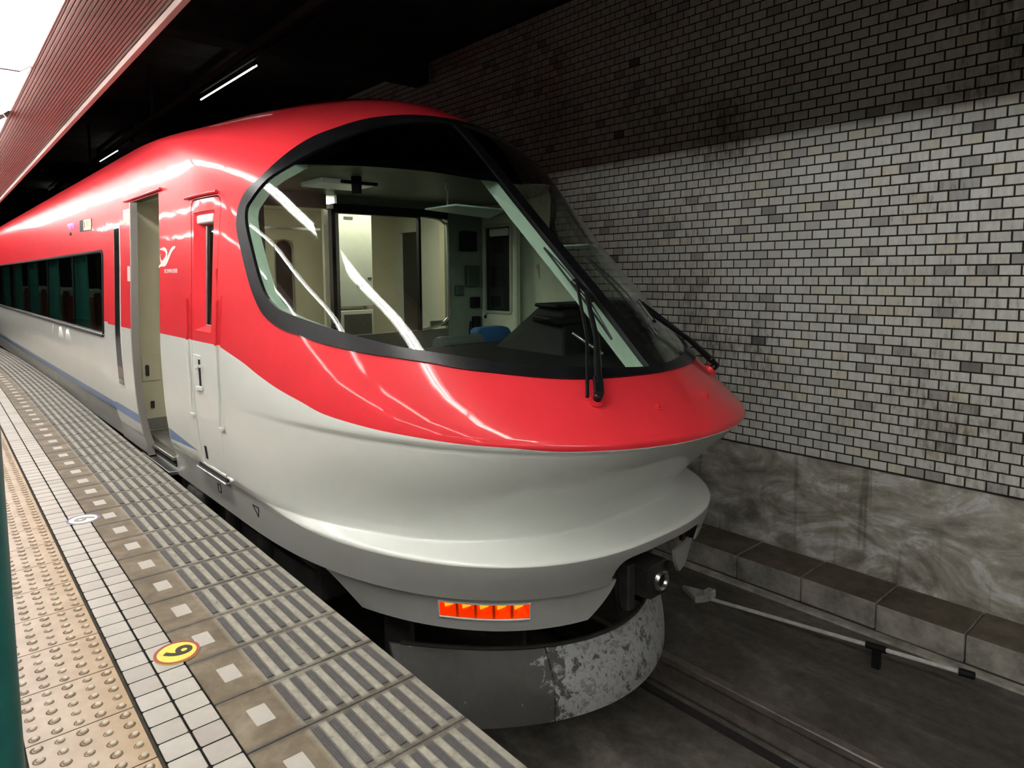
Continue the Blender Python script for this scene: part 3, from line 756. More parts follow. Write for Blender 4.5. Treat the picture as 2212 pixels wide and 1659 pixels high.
def skirt(fn, nm):
    # skirt with a window for the marker lamp: four plates around it
    r = tpart(plate(fn, sa0, lambda z: LA0, ZT, ZL, 26, 10, .018).add(*(lambda m: (m.v, m.f))(plate(fn, lambda z: LA1, sa1, ZT, ZL, 22, 10, .018)))
              .add(*(lambda m: (m.v, m.f))(plate(fn, lambda z: LA0, lambda z: LA1, ZT, LZ1, 14, 2, .018))).add(*(lambda m: (m.v, m.f))(plate(fn, lambda z: LA0, lambda z: LA1, LZ0, ZL, 14, 4, .018))), nm, M['skirt'], smooth=40, merge=True)
    return r
sk = skirt(skirt_pt, 'front_skirt'); sk['label'] = 'grey lower front skirt holding the amber lamp'
skirt(mirp(skirt_pt), 'front_skirt')
def lamp(fn):
    root = tpart(plate(lambda a, z, off=0: fn(a, z, off-.05), lambda z: LA0-.004, lambda z: LA1+.004, LZ1+.004, LZ0-.004, 12, 2, .01), 'marker_lamp', M['dark'])
    root['label'] = 'lit amber marker lamp of five square cells'
    rim = MB()
    loop = [fn(LA0+(LA1-LA0)*i/16, LZ1, .003) for i in range(17)]+[fn(LA1, LZ1+(LZ0-LZ1)*i/4, .003) for i in range(1, 5)]+[fn(LA1-(LA1-LA0)*i/16, LZ0, .003) for i in range(1, 17)]+[fn(LA0, LZ0+(LZ1-LZ0)*i/4, .003) for i in range(1, 5)]
    rim.tube(loop, .0045, 6, cap=False); rim.build('lamp_rim', M['white'], root, smooth=60)
    n = 5; w_ = (LA1-LA0)/n
    for k in range(n):
        a0, a1 = LA0+w_*k, LA0+w_*(k+1)
        mb = MB(); c = (a0+a1)/2; zc = (LZ0+LZ1)/2
        P8 = [fn(a0, LZ0, -.012), fn(a1, LZ0, -.012), fn(a1, LZ1, -.012), fn(a0, LZ1, -.012)]
        Q = [fn(a0+w_*.25, zc-.018, -.045), fn(a1-w_*.25, zc+.002, -.045), fn(a1-w_*.25, LZ1-.004, -.045), fn(a0+w_*.25, LZ1-.004, -.045)]
        mb.add(P8+Q, [(0, 1, 5, 4), (1, 2, 6, 5), (2, 3, 7, 6), (3, 0, 4, 7)], 0); mb.add(Q, [(0, 1, 2, 3)], 1)
        mb.build('lamp_cell', [M['cell'], M['bulb']], root)
        b = fn(c-w_*.05, LZ1-.022, -.034)
    for k in range(1, n):
        a = LA0+w_*k; d = MB(); p, q = fn(a, LZ0, -.004), fn(a, LZ1, -.004); r_, s_ = fn(a, LZ0, -.045), fn(a, LZ1, -.045)
        t = (fn(a+.003, LZ0, -.004)-p)
        d.hexa([p-t, p+t, r_+t, r_-t, q-t, q+t, s_+t, s_-t]); d.build('cell_divider', M['orange'], root)
    mb = plate(lambda a, z, off=0: fn(a, z, off-.001), lambda z: LA0, lambda z: LA1, LZ1, LZ0, 16, 3, .003)
    mb.build('lamp_lens', M['amber_lens'], root, smooth=40)
    return root
M['cell'] = P('amber_reflector', (.75, .12, .008), .22, metal=.5, emis=(1, .12, .003), estr=.22)
M['bulb'] = P('amber_bulb_glow', (1, .5, .1), .3, emis=(1, .42, .05), estr=1.5)
M['amber_lens'] = glass_mat('amber_clear_lens', (1.0, .62, .35), .8, 1.4)
lamp(skirt_pt); lamp(mirp(skirt_pt))
# plough: two steel plates meeting at a seam
def plough_pt(d, z, off=0.0):
    t = (z+.50)/(-.34); y0 = .135-.07*t-.03*math.sin(PI*t); k = .60-.05*t
    return Vector((XC+d*(1+.03*t), y0+k*d*d-off, z+.03*d*d*(1-t)))
def m_plough():
    m, t, b = nt('peeling_plough_paint')
    a = noise(t, 13, 9, .78, dist=.5); g = noise(t, 1.1, 2, .5); c = noise(t, 40, 3, .6)
    sx = N(t, 'ShaderNodeSeparateXYZ'); tc = N(t, 'ShaderNodeTexCoord'); t.links.new(tc.outputs['Object'], sx.inputs[0])
    mr = N(t, 'ShaderNodeMapRange'); mr.inputs['From Min'].default_value = 1.72; mr.inputs['From Max'].default_value = 1.98; mr.inputs['To Min'].default_value = -.17; mr.inputs['To Max'].default_value = .05; t.links.new(sx.outputs['X'], mr.inputs['Value'])
    ad = N(t, 'ShaderNodeMath', operation='ADD'); t.links.new(a, ad.inputs[0]); t.links.new(mr.outputs[0], ad.inputs[1])
    col = ramp(t, [(.0, (.075, .07, .063)), (.475, (.11, .104, .098)), (.495, (.40, .41, .42)), (.58, (.50, .51, .52)), (.64, (.20, .195, .19)), (.70, (.46, .47, .48))], ad.outputs[0])
    t.links.new(col, b.inputs['Base Color']); b.inputs['Roughness'].default_value = .55; b.inputs['Metallic'].default_value = .25; bump(t, b, a, .3, .006); return m
M['plough'] = m_plough()
for d0, d1, nm in ((-1.04, -.455, 'plough_plate'), (-.446, 1.04, 'plough_plate')):
    tpart(plate(plough_pt, lambda z: d0, lambda z: d1, -.50, -.84, 30, 8, .02), nm, M['plough'], smooth=40, merge=True)
pt = MB()
for d in (-.95, -.52, .52, .95):
    p = plough_pt(d, -.52); pt.box(p.x-.012, p.x+.012, p.y+.05, p.y+.30, -.62, -.24)
pt.tube([plough_pt(-1.0+2.0*i/20, -.495, -.012) for i in range(21)], .012, 6)
tpart(pt, 'plough_bracket', M['under'])
# coupler in the notch
cp = MB(); cp.box(2.27, 2.39, .08, .60, -.24, -.10)
cp.prism([(2.235, -.085), (2.26, -.072), (2.40, -.070), (2.425, -.09), (2.425, -.235), (2.40, -.252), (2.27, -.252), (2.235, -.235)], 'Y', -.085, .09)
cp = tpart(cp, 'coupler_head', M['coup'], bevel=.008, seg=2, smooth=50)
ck = MB(); ck.lathe([(.030, .02), (.034, -.014), (.046, -.020), (.054, -.012), (.056, .01)], (2.352, -.085, -.172), 'Y', 24); ck.build('coupler_ring', M['steel'], cp, smooth=60)
ck = MB(); ck.lathe([(0, .004), (.032, .004), (.032, .02)], (2.352, -.093, -.172), 'Y', 24); ck.build('coupler_bore', M['black'], cp)
ck = MB(); ck.box(2.385, 2.42, -.105, -.08, -.12, -.085); ck.build('coupler_lug', M['black'], cp)
for b_ in ((2.155, 2.215, -.03, .05, -.30, -.06), (2.40, 2.46, .04, .12, -.10, .06)):
    ch = MB(); ch.box(*b_); tpart(ch, 'coupler_hanger', M['dark'], bevel=.008)
hs = MB(); hs.tube(cat([(2.13, .04, -.10), (2.12, .02, -.22), (2.16, .03, -.33), (2.26, .10, -.36)], 5), .014, 8); tpart(hs, 'air_hose', M['black'], smooth=60)
# underframe, step brackets, bogie
uf = MB(); uf.box(1.12, 3.48, 1.3, 19.8, -.42, -.04); uf.box(1.40, 3.20, .75, 1.3, -.24, -.04)
tpart(uf, 'underframe', M['under'], bevel=.02)
bg = MB(); bg.box(1.22, 1.34, 2.5, 5.3, -.78, -.52); bg.tube([(1.26, 2.95, -.62), (1.10, 2.95, -.62)], .13, 16); bg.box(1.06, 1.14, 1.9, 2.0, -.85, -.1); bg.box(1.04, 1.12, 2.42, 2.5, -.62, -.06); bg.tube([(1.02, 2.75, -.16), (1.02, 3.05, -.16)], .07, 12); bg.box(1.0, 1.1, 3.3, 3.9, -.5, -.1)
tpart(bg, 'bogie_frame', M['dark'], bevel=.012, smooth=50)
for yw in (2.9, 5.0):
    for xw in (XC-.75, XC+.75):
        wh = MB(); wh.lathe([(.0, -.06), (.42, -.06), (.43, -.03), (.43, .04), (.46, .045), (.46, .07), (.1, .07), (0, .09)], (xw, yw, -.595), 'X', 32); tpart(wh, 'wheel', M['dark'], smooth=40)

# ================================================================== train: wipers, bolts
def wiper(mir, base, mid, head, b0, b1, nm):
    q = lambda p, o_: sp(p[0], p[1], o_, mir)
    root = MB(); c = q(base, 0); nn = snormal(base[0], base[1]); nn = Vector((-nn[0] if mir else nn[0], nn[1], nn[2]))
    root.tube([c-nn*.01, c+nn*.014], .036, 20); root.tube([c+nn*.01, c+nn*.02], .028, 20)
    r = tpart(root, 'wiper', M['red'], smooth=50); r['label'] = nm
    k = MB(); k.tube([c+nn*.01, c+nn*.055], .020, 14); k.bar(c+nn*.04, q(((base[0]*.72+mid[0]*.28), base[1]*.72+mid[1]*.28), .045), .046, .022, nn)
    k.build('pivot_cap', M['rubber'], r, bevel=.005)
    s1 = MB(); p0 = q((base[0]*.85+mid[0]*.15, base[1]*.85+mid[1]*.15), .05); s1.tube([p0, q(mid, .055), q(head, .045)], [.021, .015, .011], 8); s1.build('drive_arm', M['rubber'], r, smooth=60)
    dx = .05 if not mir else -.05
    s2 = MB(); p1 = q((base[0]-.022, base[1]), .04); m2 = q((mid[0]-.018, mid[1]+.012), .05); h2 = q((head[0]-.006, head[1]+.045), .045); s2.tube([p1, m2, h2], .0085, 8); s2.build('guide_arm', M['rubber'], r, smooth=60)
    hb = MB(); hb.bar(q((head[0]-.006, head[1]+.06), .03), q((head[0]+.004, head[1]-.05), .03), .042, .018, nn); hb.build('arm_head', M['rubber'], r, bevel=.004)
    bl = MB(); pts = [q((b0[0]+(b1[0]-b0[0])*i/14, b0[1]+(b1[1]-b0[1])*i/14), .012) for i in range(15)]; bl.tube(pts, .0055, 6); bl.build('blade', M['black'], r)
    cl = MB(); pts = [q((b0[0]+(b1[0]-b0[0])*i/14, b0[1]+(b1[1]-b0[1])*i/14), .014+.026*math.sin(PI*i/14)) for i in range(15)]; cl.tube(pts, .004, 6); cl.build('blade_bridge', M['rubber'], r)
wiper(False, (.808, .836), (.885, 1.06), (.950, 1.29), (.9458, 1.545), (.941, 1.075), 'parked wiper on the platform side of the nose')
wiper(True, (.715, .845), (.800, 1.00), (.900, 1.17), (.934, 1.50), (.915, 1.07), 'parked wiper on the tunnel wall side of the nose')
for mir in (False, True):
    b = MB(); c = sp(.93, .793, 0, mir); nn = snormal(.93, .793); nn = Vector((-nn[0] if mir else nn[0], nn[1], nn[2])); b.tube([c-nn*.01, c+nn*.006], .021, 14); b.tube([c, c+nn*.014], .011, 8)
    tpart(b, 'washer_nozzle', M['red'], smooth=40)

# ================================================================== train: side details
# cab door: recessed window, handle, lock, grab rails
def patch(pts_yz, off): return [syz(y, z, off) for y, z in pts_yz]
cw = MB(); o_ = [(2.475, 1.068), (2.155, 1.068), (2.155, 1.820), (2.475, 1.820)]; i_ = [(2.375, 1.105), (2.175, 1.105), (2.175, 1.735), (2.375, 1.735)]
A = patch(o_, 0); B = patch(i_, -.055); cw.add(A+B, [(k, (k+1) % 4, 4+(k+1) % 4, 4+k) for k in range(4)])
wf = cw.build('window_recess', M['red'], cd)
g = MB(); G = patch(i_, -.056); g.add(G+patch(i_, -.062), [(0, 1, 2, 3), (7, 6, 5, 4)]); g.build('window_glass', M['glass_dark'], cd)
gf = MB(); gf.tube([*patch(i_, -.050), patch(i_, -.050)[0]], .007, 6, cap=False); gf.build('window_trim', M['steel'], cd)
bb = MB(); bb.hexa(patch([(2.43, 1.745), (2.185, 1.745), (2.185, 1.80), (2.43, 1.80)], -.052)+patch([(2.43, 1.745), (2.185, 1.745), (2.185, 1.80), (2.43, 1.80)], -.004)); bb.build('blind_box', M['fixture'], cd, bevel=.012, seg=3, smooth=50)
hd = MB(); hd.hexa(patch([(2.49, .688), (2.355, .688), (2.355, .912), (2.49, .912)], -.004)+patch([(2.49, .688), (2.355, .688), (2.355, .912), (2.49, .912)], .003)); hd.build('handle_plate', M['white'], cd, bevel=.002)
h2 = MB(); h2.hexa(patch([(2.395, .715), (2.36, .715), (2.36, .885), (2.395, .885)], .001)+patch([(2.395, .715), (2.36, .715), (2.36, .885), (2.395, .885)], .005)); h2.build('handle_slot', M['black'], cd)
h3 = MB(); h3.bar(syz(2.42, .832, .004), syz(2.345, .846, .004), .02, .018, (-1, 0, 0)); h3.bar(syz(2.46, .69, .0), syz(2.345, .70, .0), .028, .012, (-1, 0, 0)); h3.build('door_handle', M['fixture'], cd, bevel=.003)
lk = MB(); lk.hexa(patch([(2.435, .225), (2.41, .225), (2.41, .31), (2.435, .31)], -.001)+patch([(2.435, .225), (2.41, .225), (2.41, .31), (2.435, .31)], .004)); lk.build('lock_slot', M['black'], cd)
for yy, zb in ((2.572, .50), (2.040, .49)):
    gr = MB(); w_ = .030
    gr.hexa(patch([(yy+w_, 1.012), (yy-w_, 1.012), (yy-w_, 1.30), (yy+w_, 1.30)], -.01)+patch([(yy+w_, 1.012), (yy-w_, 1.012), (yy-w_, 1.30), (yy+w_, 1.30)], .0025), 0)
    gr.hexa(patch([(yy+w_, zb), (yy-w_, zb), (yy-w_, 1.003), (yy+w_, 1.003)], -.01)+patch([(yy+w_, zb), (yy-w_, zb), (yy-w_, 1.003), (yy+w_, 1.003)], .0025), 1)
    gp_ = tpart(gr, 'grab_rail', [M['red_dark'] if 'red_dark' in M else M['red'], M['white']])
    gb = MB(); gb.tube([syz(yy, 1.27, .016), syz(yy, 1.0, .016)], .008, 8, 0); gb.tube([syz(yy, 1.0, .016), syz(yy, zb+.02, .016)], .008, 8, 1); gb.build('rail_bar', [M['red'], M['white']], gp_, smooth=60)
    gc = MB(); gc.bar(syz(yy+.035, zb, .002), syz(yy-.03, zb, .002), .02, .014, (-1, 0, 0)); gc.build('rail_foot', M['fixture'], gp_, bevel=.003)
# drip rails and steps
for y0, y1, z_ in ((2.605, 2.12, 1.922), (4.215, 3.165, 2.042)):
    d = MB(); n_ = 8; d.tube([syz(y0+(y1-y0)*i/n_, z_, .012) for i in range(n_+1)], .011, 8); tpart(d, 'drip_rail', M['red'], smooth=60)
s_ = MB(); s_.box(.908, .955, 2.08, 2.625, .126, .140); so = tpart(s_, 'cab_step', M['steel'], bevel=.004); so['label'] = 'bright metal step under the cab door'
s_ = MB(); s_.box(.926, .96, 2.09, 2.615, .141, .160); s_.build('step_bracket', M['black'], so)
# passenger door: leaf slid outside the body, opening with sill
def leaf_pt(y, z, off): 
    p = syz(y, z, 0); return Vector((p.x-off, y, z))
def leaf_grid(y0, y1, zs, off, th):
    mb = MB(); n_ = len(zs); v = [leaf_pt(y, z, off) for z in zs for y in (y0, y1)]+[leaf_pt(y, z, off-th) for z in zs for y in (y0, y1)]; m = 2*n_; f = []
    for j in range(n_-1): f += [(2*j, 2*j+1, 2*j+3, 2*j+2), (m+2*j, m+2*j+2, m+2*j+3, m+2*j+1), (2*j, 2*j+2, m+2*j+2, m+2*j), (2*j+1, m+2*j+1, m+2*j+3, 2*j+3)]
    f += [(0, m, m+1, 1), (2*n_-2, 2*n_-1, m+2*n_-1, m+2*n_-2)]; return mb.add(v, f)
lin = lambda a, b, n_: [a+(b-a)*i/n_ for i in range(n_+1)]
LY0, LY1, LO = 3.82, 4.68, .055
lf = leaf_grid(LY0+.03, LY1, lin(1.0, 2.0, 14), LO, .035); lf = tpart(lf, 'door_leaf', M['red'], smooth=40); lf['label'] = 'plug door leaf slid open along the car side'
leaf_grid(LY0+.03, LY1, lin(.30, 1.0, 8), LO, .035).build('leaf_lower_panel', M['white'], lf, smooth=40)
leaf_grid(LY0+.03, LY1, lin(.222, .30, 2), LO, .035).build('leaf_stripe', M['blue'], lf, smooth=40)
leaf_grid(LY0+.03, LY1, lin(.10, .222, 2), LO, .035).build('leaf_foot_panel', M['white'], lf, smooth=40)
leaf_grid(LY0+.03, LY1, lin(-.03, .10, 2), LO, .035).build('leaf_kick_band', M['grey_band'], lf, smooth=40)
leaf_grid(LY0, LY0+.03, lin(-.04, 2.0, 20), LO+.004, .05).build('edge_seal', M['seal'] if 'seal' in M else M['steel'], lf, smooth=40)
zs_ = lin(.50, 1.82, 14)
fr = leaf_grid(4.190, 4.392, lin(.478, 1.842, 14), LO+.003, .004); fr.build('leaf_window_trim', M['fixture'], lf)
gl = leaf_grid(4.207, 4.375, zs_, LO+.006, .006); gl.build('leaf_window', M['leaf_glass'], lf, smooth=40)
dc = leaf_grid(3.86, 4.06, [1.845, 1.955], LO+.002, .003); dc.build('warning_sticker', M['sticker'], lf)
dc = leaf_grid(3.86, 3.95, [1.38, 1.50], LO+.002, .003); dc.build('small_sticker', M['sticker'], lf)
sill = MB(); sill.box(.93, 1.30, 3.25, 4.035, .03, .06); sill.box(.90, 1.10, 3.25, 4.035, -.08, -.05); tpart(sill, 'door_sill', M['steel'], bevel=.004)
sd = MB(); sd.box(1.06, 1.12, 3.25, 4.035, -.06, .04); sd.box(.95, 1.0, 3.25, 4.035, -.02, .0); tpart(sd, 'door_step_riser', M['dark'])
# saloon window surround
wr = MB(); lp_ = rrect(5.12, 17.5, .853, 1.662, .07, 5)
wr.tube([syz(y, z, .0) for y, z in dens(lp_, .25)]+[syz(*lp_[0], .0)], .014, 6, cap=False); tpart(wr, 'window_gasket', M['black'], smooth=60)
for yy in (6.75, 8.6, 10.5, 12.4, 14.3):
    d = MB(); d.hexa([syz(yy-.03, .86, -.03), syz(yy+.03, .86, -.03), syz(yy+.03, .86, -.014), syz(yy-.03, .86, -.014), syz(yy-.03, 1.655, -.03), syz(yy+.03, 1.655, -.03), syz(yy+.03, 1.655, -.014), syz(yy-.03, 1.655, -.014)]); tpart(d, 'window_mullion', M['black'])
wl = MB(); wl.tube([syz(y, .872, .004) for y in lin(5.1, 17.4, 12)], .006, 6); tpart(wl, 'window_sill_strip', M['steel'])
# destination display, side lamps, markings
dd = MB(); q = [(6.19, 1.895), (5.60, 1.883), (5.60, 1.998), (6.19, 2.015)]; dd.hexa(patch(q, -.01)+patch(q, .004)); dd = tpart(dd, 'destination_display', M['black'])
q2 = [(5.97, 1.90), (5.61, 1.888), (5.61, 1.993), (5.97, 2.005)]; d2 = MB(); d2.hexa(patch(q2, .003)+patch(q2, .006)); d2.build('display_panel', M['display'], dd)
for k, (ya, yb) in enumerate(((5.93, 5.90), (5.80, 5.785), (5.73, 5.72))):
    x_ = MB(); qq = [(ya, 1.92), (yb, 1.92), (yb, 1.985), (ya, 1.985)]; x_.hexa(patch(qq, .005)+patch(qq, .008)); x_.build('display_mark', M['black'], dd)
for yy in (6.74, 6.56):
    b = MB(); c = syz(yy, 1.985, 0); b.lathe([(0, -.03), (.02, -.026), (.034, -.008), (.036, .005)], c, 'X', 14); tpart(b, 'door_lamp', M['redlamp'], smooth=60)
b = MB(); c = syz(6.70, 1.90, 0); b.lathe([(0, -.02), (.016, -.014), (.02, .004)], c, 'X', 12); tpart(b, 'door_lamp_button', M['dark'], smooth=60)
# script emblem and lettering beside the door, small marks on the band
def ribbon(pts, wds, off=.002):
    mb = MB(); v = []; n_ = len(pts)
    for i, (p, w_) in enumerate(zip(pts, wds)):
        a, b = pts[max(i-1, 0)], pts[min(i+1, n_-1)]; dy, dz = b[0]-a[0], b[1]-a[1]; L = math.hypot(dy, dz)+1e-9; ny, nz = -dz/L*w_/2, dy/L*w_/2
        v += [syz(p[0]+ny, p[1]+nz, off), syz(p[0]-ny, p[1]-nz, off)]
    return mb.add(v, [(2*i, 2*i+1, 2*i+3, 2*i+2) for i in range(n_-1)])
EY = lambda x: 3.272-(x-490)/760*.42
EZ = lambda y: 1.622-(y-330)/900*.142
def stroke(px, wds): 
    c = cat([(EY(x), EZ(y)) for x, y in px], 5); ws = np.interp(np.linspace(0, 1, len(c)), np.linspace(0, 1, len(wds)), wds); return ribbon(c, ws)
em = MB()
for px, wds in (([(560, 400), (680, 385), (790, 430), (860, 560), (850, 720), (790, 860), (700, 960), (640, 1000)], [.006, .02, .03, .034, .03, .028, .024, .02]),
                ([(1230, 360), (1120, 420), (1010, 600), (930, 800), (840, 1000), (760, 1080), (600, 1110), (500, 1220)], [.012, .028, .034, .036, .036, .034, .024, .012]),
                ([(600, 590), (580, 740), (590, 880), (640, 990), (720, 1050)], [.004, .014, .024, .028, .02])):
    m_ = stroke(px, wds); em.add(m_.v, m_.f)
eo = tpart(em, 'script_emblem', M['fixture']); eo['label'] = 'white script emblem beside the open door'
tx = text_mesh('ISE SHIMA LINER', .042, M['pale']); tp = link('emblem_lettering', tx, train, OFF+syz(2.965, 1.452, .003)); tp.matrix_local = Matrix(((0, 0, -1, tp.location.x), (-1, 0, 0, tp.location.y), (0, 1, 0, tp.location.z), (0, 0, 0, 1)))
def outline(pts, w_, nm):
    mb = MB(); p = pts+[pts[0]]
    for a, b in zip(p[:-1], p[1:]): mb.bar(syz(*a, .001), syz(*b, .001), w_, .002, (-1, 0, 0))
    tpart(mb, nm, M['black'])
outline([(1.765, .078), (1.680, .080), (1.695, .022)], .006, 'jack_mark'); outline([(2.352, .066), (2.30, .068), (2.30, .015), (2.352, .013)], .006, 'lift_mark')
# roof seam
rs = MB()

# ================================================================== train: cab and vestibule inside
YP = 2.75
pa = MB()
for b in ((1.02, 1.50, .2, 2.08), (1.50, 2.0, 1.93, 2.08), (2.09, 3.175, 1.97, 2.08), (2.0, 2.09, .2, .3), (3.175, 3.60, .2, 2.08), (2.09, 3.175, .2, .925)):
    pa.box(b[0], b[1], YP, YP+.04, b[2], b[3])
pa = tpart(pa, 'cab_partition', M['cab_wall'])
h = MB(); h.box(2.05, 3.175, YP-.02, YP+.045, 1.90, 1.972); h.build('window_header', M['black'], pa)
for x0, x1, mt in ((2.0, 2.03, 'steel'), (2.03, 2.062, 'black'), (2.062, 2.09, 'steel')):
    h = MB(); h.box(x0, x1, YP-.02, YP+.05, .3, 1.93); h.build('partition_post', M[mt], pa)
h = MB(); h.box(2.862, 2.885, YP-.01, YP+.03, .925, 1.90); h.build('glass_edge', M['black'], pa)
h = MB(); h.tube(cat([(2.87, YP-.015, 1.905), (3.05, YP-.015, 1.895), (3.14, YP-.015, 1.86), (3.17, YP-.015, 1.78), (3.175, YP-.015, 1.1), (3.15, YP-.015, 1.01), (3.05, YP-.015, .96), (2.87, YP-.015, .925)], 5), .014, 8); h.build('window_frame_tube', M['chrome'], pa, smooth=60)
h = MB(); h.box(2.98, 3.17, YP-.005, YP+.012, .95, 1.0); h.build('frame_corner', M['cab_wall'], pa)
# equipment on the dark strip right of the window
h = MB(); h.box(3.178, 3.58, YP-.012, YP, .3, 2.06); h.build('equipment_panel', M['panel_green'], pa)
for x0, x1, z0, z1, dp, mt in ((3.36, 3.50, 1.30, 1.49, .06, 'cab_dark'), (3.24, 3.33, 1.22, 1.31, .04, 'cab_dark'), (3.42, 3.52, 1.10, 1.20, .04, 'black'), (3.30, 3.48, 1.62, 1.80, .05, 'black'), (3.44, 3.52, .88, 1.02, .05, 'black')):
    h = MB(); h.box(x0, x1, YP-.012-dp, YP-.012, z0, z1); h.build('switch_box', M[mt], pa, bevel=.006)
h = MB(); h.tube([(3.40, YP-.05, .98), (3.38, YP-.05, .8), (3.42, YP-.05, .6)], .01, 6); h.tube([(3.47, YP-.05, .9), (3.48, YP-.05, .6)], .012, 6); h.build('cable', M['black'], pa)
# cab lining
def nose_poly(z, inset, y1, a0):
    pts = [sp(a, z, -inset) for a in lin(a0, 1, 30)]; L = [(p.x, p.y) for p in pts]+[(2*XC-p.x, p.y) for p in pts[::-1][1:]]
    return L+[(L[-1][0], y1), (L[0][0], y1)]
cl = MB(); cl.prism(nose_poly(2.05, .075, YP, float(y2a(2.5, 2.05))), 'Z', 2.04, 2.07)
cl = tpart(cl, 'cab_ceiling', M['cab_ceil'])
h = MB(); h.box(1.55, 1.95, 1.95, 2.25, 2.01, 2.045); h.build('cab_lamp', M['clamp'], cl, bevel=.01)
h = MB(); h.lathe([(0, -.11), (.03, -.11), (.035, 0), (.0, 0)], (1.72, 1.80, 2.04), 'Z', 12); h.tube([(1.60, 1.78, 2.0), (1.86, 1.78, 2.0)], .012, 6); h.build('ceiling_fan', M['black'], cl)
fw_ = MB(); fw_.box(3.60, 3.63, 2.82, 2.9, .45, 2.0)
fw_ = tpart(fw_, 'cab_side_lining', M['cab_side'])
fd = MB()
for b in ((2.25, 2.335, .4, 1.93), (2.705, 2.82, .4, 1.93), (2.335, 2.705, .4, 1.06), (2.335, 2.705, 1.845, 1.93)): fd.box(3.575, 3.60, b[0], b[1], b[2], b[3])
fd = tpart(fd, 'far_cab_door', M['cab_side'])
h = MB(); lp_ = rrect(2.335, 2.705, 1.06, 1.845, .02, 3); h.tube([(3.57, y, z) for y, z in lp_]+[(3.57, *lp_[0])], .015, 6, cap=False); h.build('far_window_frame', M['cab_frame'], fd)
h = MB(); h.box(3.60, 3.615, 2.335, 2.705, 1.06, 1.845); h.build('far_window_glass', M['leaf_glass'], fd)
h = MB(); h.box(3.54, 3.575, 2.36, 2.60, 1.75, 1.82); h.build('far_blind_box', M['fixture'], fd, bevel=.01)
h = MB(); h.box(3.585, 3.599, 2.37, 2.45, 1.1, 1.75); h.build('far_blind_track', M['black'], fd)
h = MB(); h.lathe([(0, -.02), (.02, -.02), (.02, .02), (0, .02)], (3.565, 2.66, 1.02), 'X', 10); h.build('far_latch', M['chrome'], fd)
for yy in (2.245, 2.83):
    h = MB(); h.box(3.545, 3.56, yy-.012, yy+.012, .45, 1.97); h.build('door_jamb', M['cab_frame'], fd)
# near side lining behind the cab door
# mint pillar inside the windshield centre
mp_ = MB()
for i in range(12):
    z0, z1 = .93+i*.1235, .93+(i+1)*.1235
    y0, y1 = float(fT(z0))+.03, float(fT(z1))+.03
    mp_.hexa([(2.262, y0, z0), (2.338, y0, z0), (2.335, y0+.13, z0), (2.265, y0+.13, z0), (2.262, y1, z1), (2.338, y1, z1), (2.335, y1+.13, z1), (2.265, y1+.13, z1)])
tpart(mp_, 'inner_pillar', M['mint'], merge=True)
# mint reveal round the platform-side edge of the windshield
rv = [(a, z) for a, z in INN if a < .62 and z > 1.02]; v = []
for a, z in rv: v += [sp(a, z, -.012), sp(a+.008, z, -.07)]
rm = MB(); rm.add(v, [(2*i, 2*i+1, 2*i+3, 2*i+2) for i in range(len(rv)-1)]); tpart(rm, 'window_reveal', M['mint'], smooth=80)
# dashboard, driver's desk hoods, seat, console
da = MB(); da.prism(nose_poly(.97, .09, 1.55, .30), 'Z', .58, .93); tpart(da, 'dashboard', M['black'])
dk = MB()
dk.hexa([(2.38, .62, .92), (3.34, .62, .92), (3.34, 1.30, .92), (2.44, 1.30, .92), (2.54, .76, 1.20), (3.34, .76, 1.20), (3.34, 1.02, 1.20), (2.58, 1.02, 1.20)])
dk.hexa([(2.46, .74, 1.198), (3.34, .74, 1.198), (3.34, 1.04, 1.198), (2.56, 1.04, 1.198), (2.44, .74, 1.222), (3.34, .74, 1.222), (3.34, 1.04, 1.222), (2.56, 1.04, 1.222)])
dk.hexa([(2.42, .70, 1.10), (3.34, .70, 1.10), (3.34, 1.02, 1.10), (2.52, 1.02, 1.10), (2.36, .72, 1.148), (3.34, .72, 1.148), (3.34, 1.0, 1.148), (2.50, 1.0, 1.148)])
tpart(dk, 'driver_desk', M['black'], bevel=.01)
rod = MB(); rod.tube([(2.46, .62, 1.06), (2.55, .46, .94)], .012, 8); tpart(rod, 'desk_strut', M['steel'], smooth=60)
se = MB(); se.prism([(2.79, .62), (2.79, .975), (2.83, .998), (3.06, 1.0), (3.12, .985), (3.20, .88), (3.20, .62)], 'Y', 1.88, 1.98); se = tpart(se, 'driver_seat', M['seat_blue'], bevel=.018, seg=3, smooth=60)
h = MB(); h.box(2.80, 3.19, 1.55, 1.95, .50, .64); h.build('seat_cushion', M['seat_blue'], se, bevel=.03, seg=3, smooth=60)
cs = MB(); cs.lathe([(0, -.19), (.058, -.19), (.062, -.18), (.062, .18), (.058, .19), (0, .19)], (2.40, 1.62, .925), 'X', 24); cs.box(2.22, 2.58, 1.58, 1.7, .5, .9); tpart(cs, 'console_roll', M['dark_plastic'], smooth=60)
vz = MB(); vq = [(2.16, 1.60), (2.16, 1.34), (2.78, 1.40), (2.98, 1.98)]
vz.prism([(2.14, 1.64), (2.13, 1.30), (2.62, 1.36), (2.95, 1.92)], 'Z', 1.842, 1.852)
vz = tpart(vz, 'sun_visor', M['blind']); vz['label'] = 'pale green sun visor plate hanging in the cab'
h = MB(); h.tube([(2.36, 1.68, 1.85), (2.36, 1.68, 2.06)], .007, 8); h.tube([(2.36, 1.68, 1.99), (2.36, 1.68, 2.07)], .018, 10); h.build('visor_rod', M['fixture'], vz, smooth=60)
vz2 = MB(); vz2.prism([(2.98, 1.30), (3.02, .98), (3.30, 1.12), (3.42, 1.55)], 'Z', 1.60, 1.61); tpart(vz2, 'sun_visor', M['blind'])
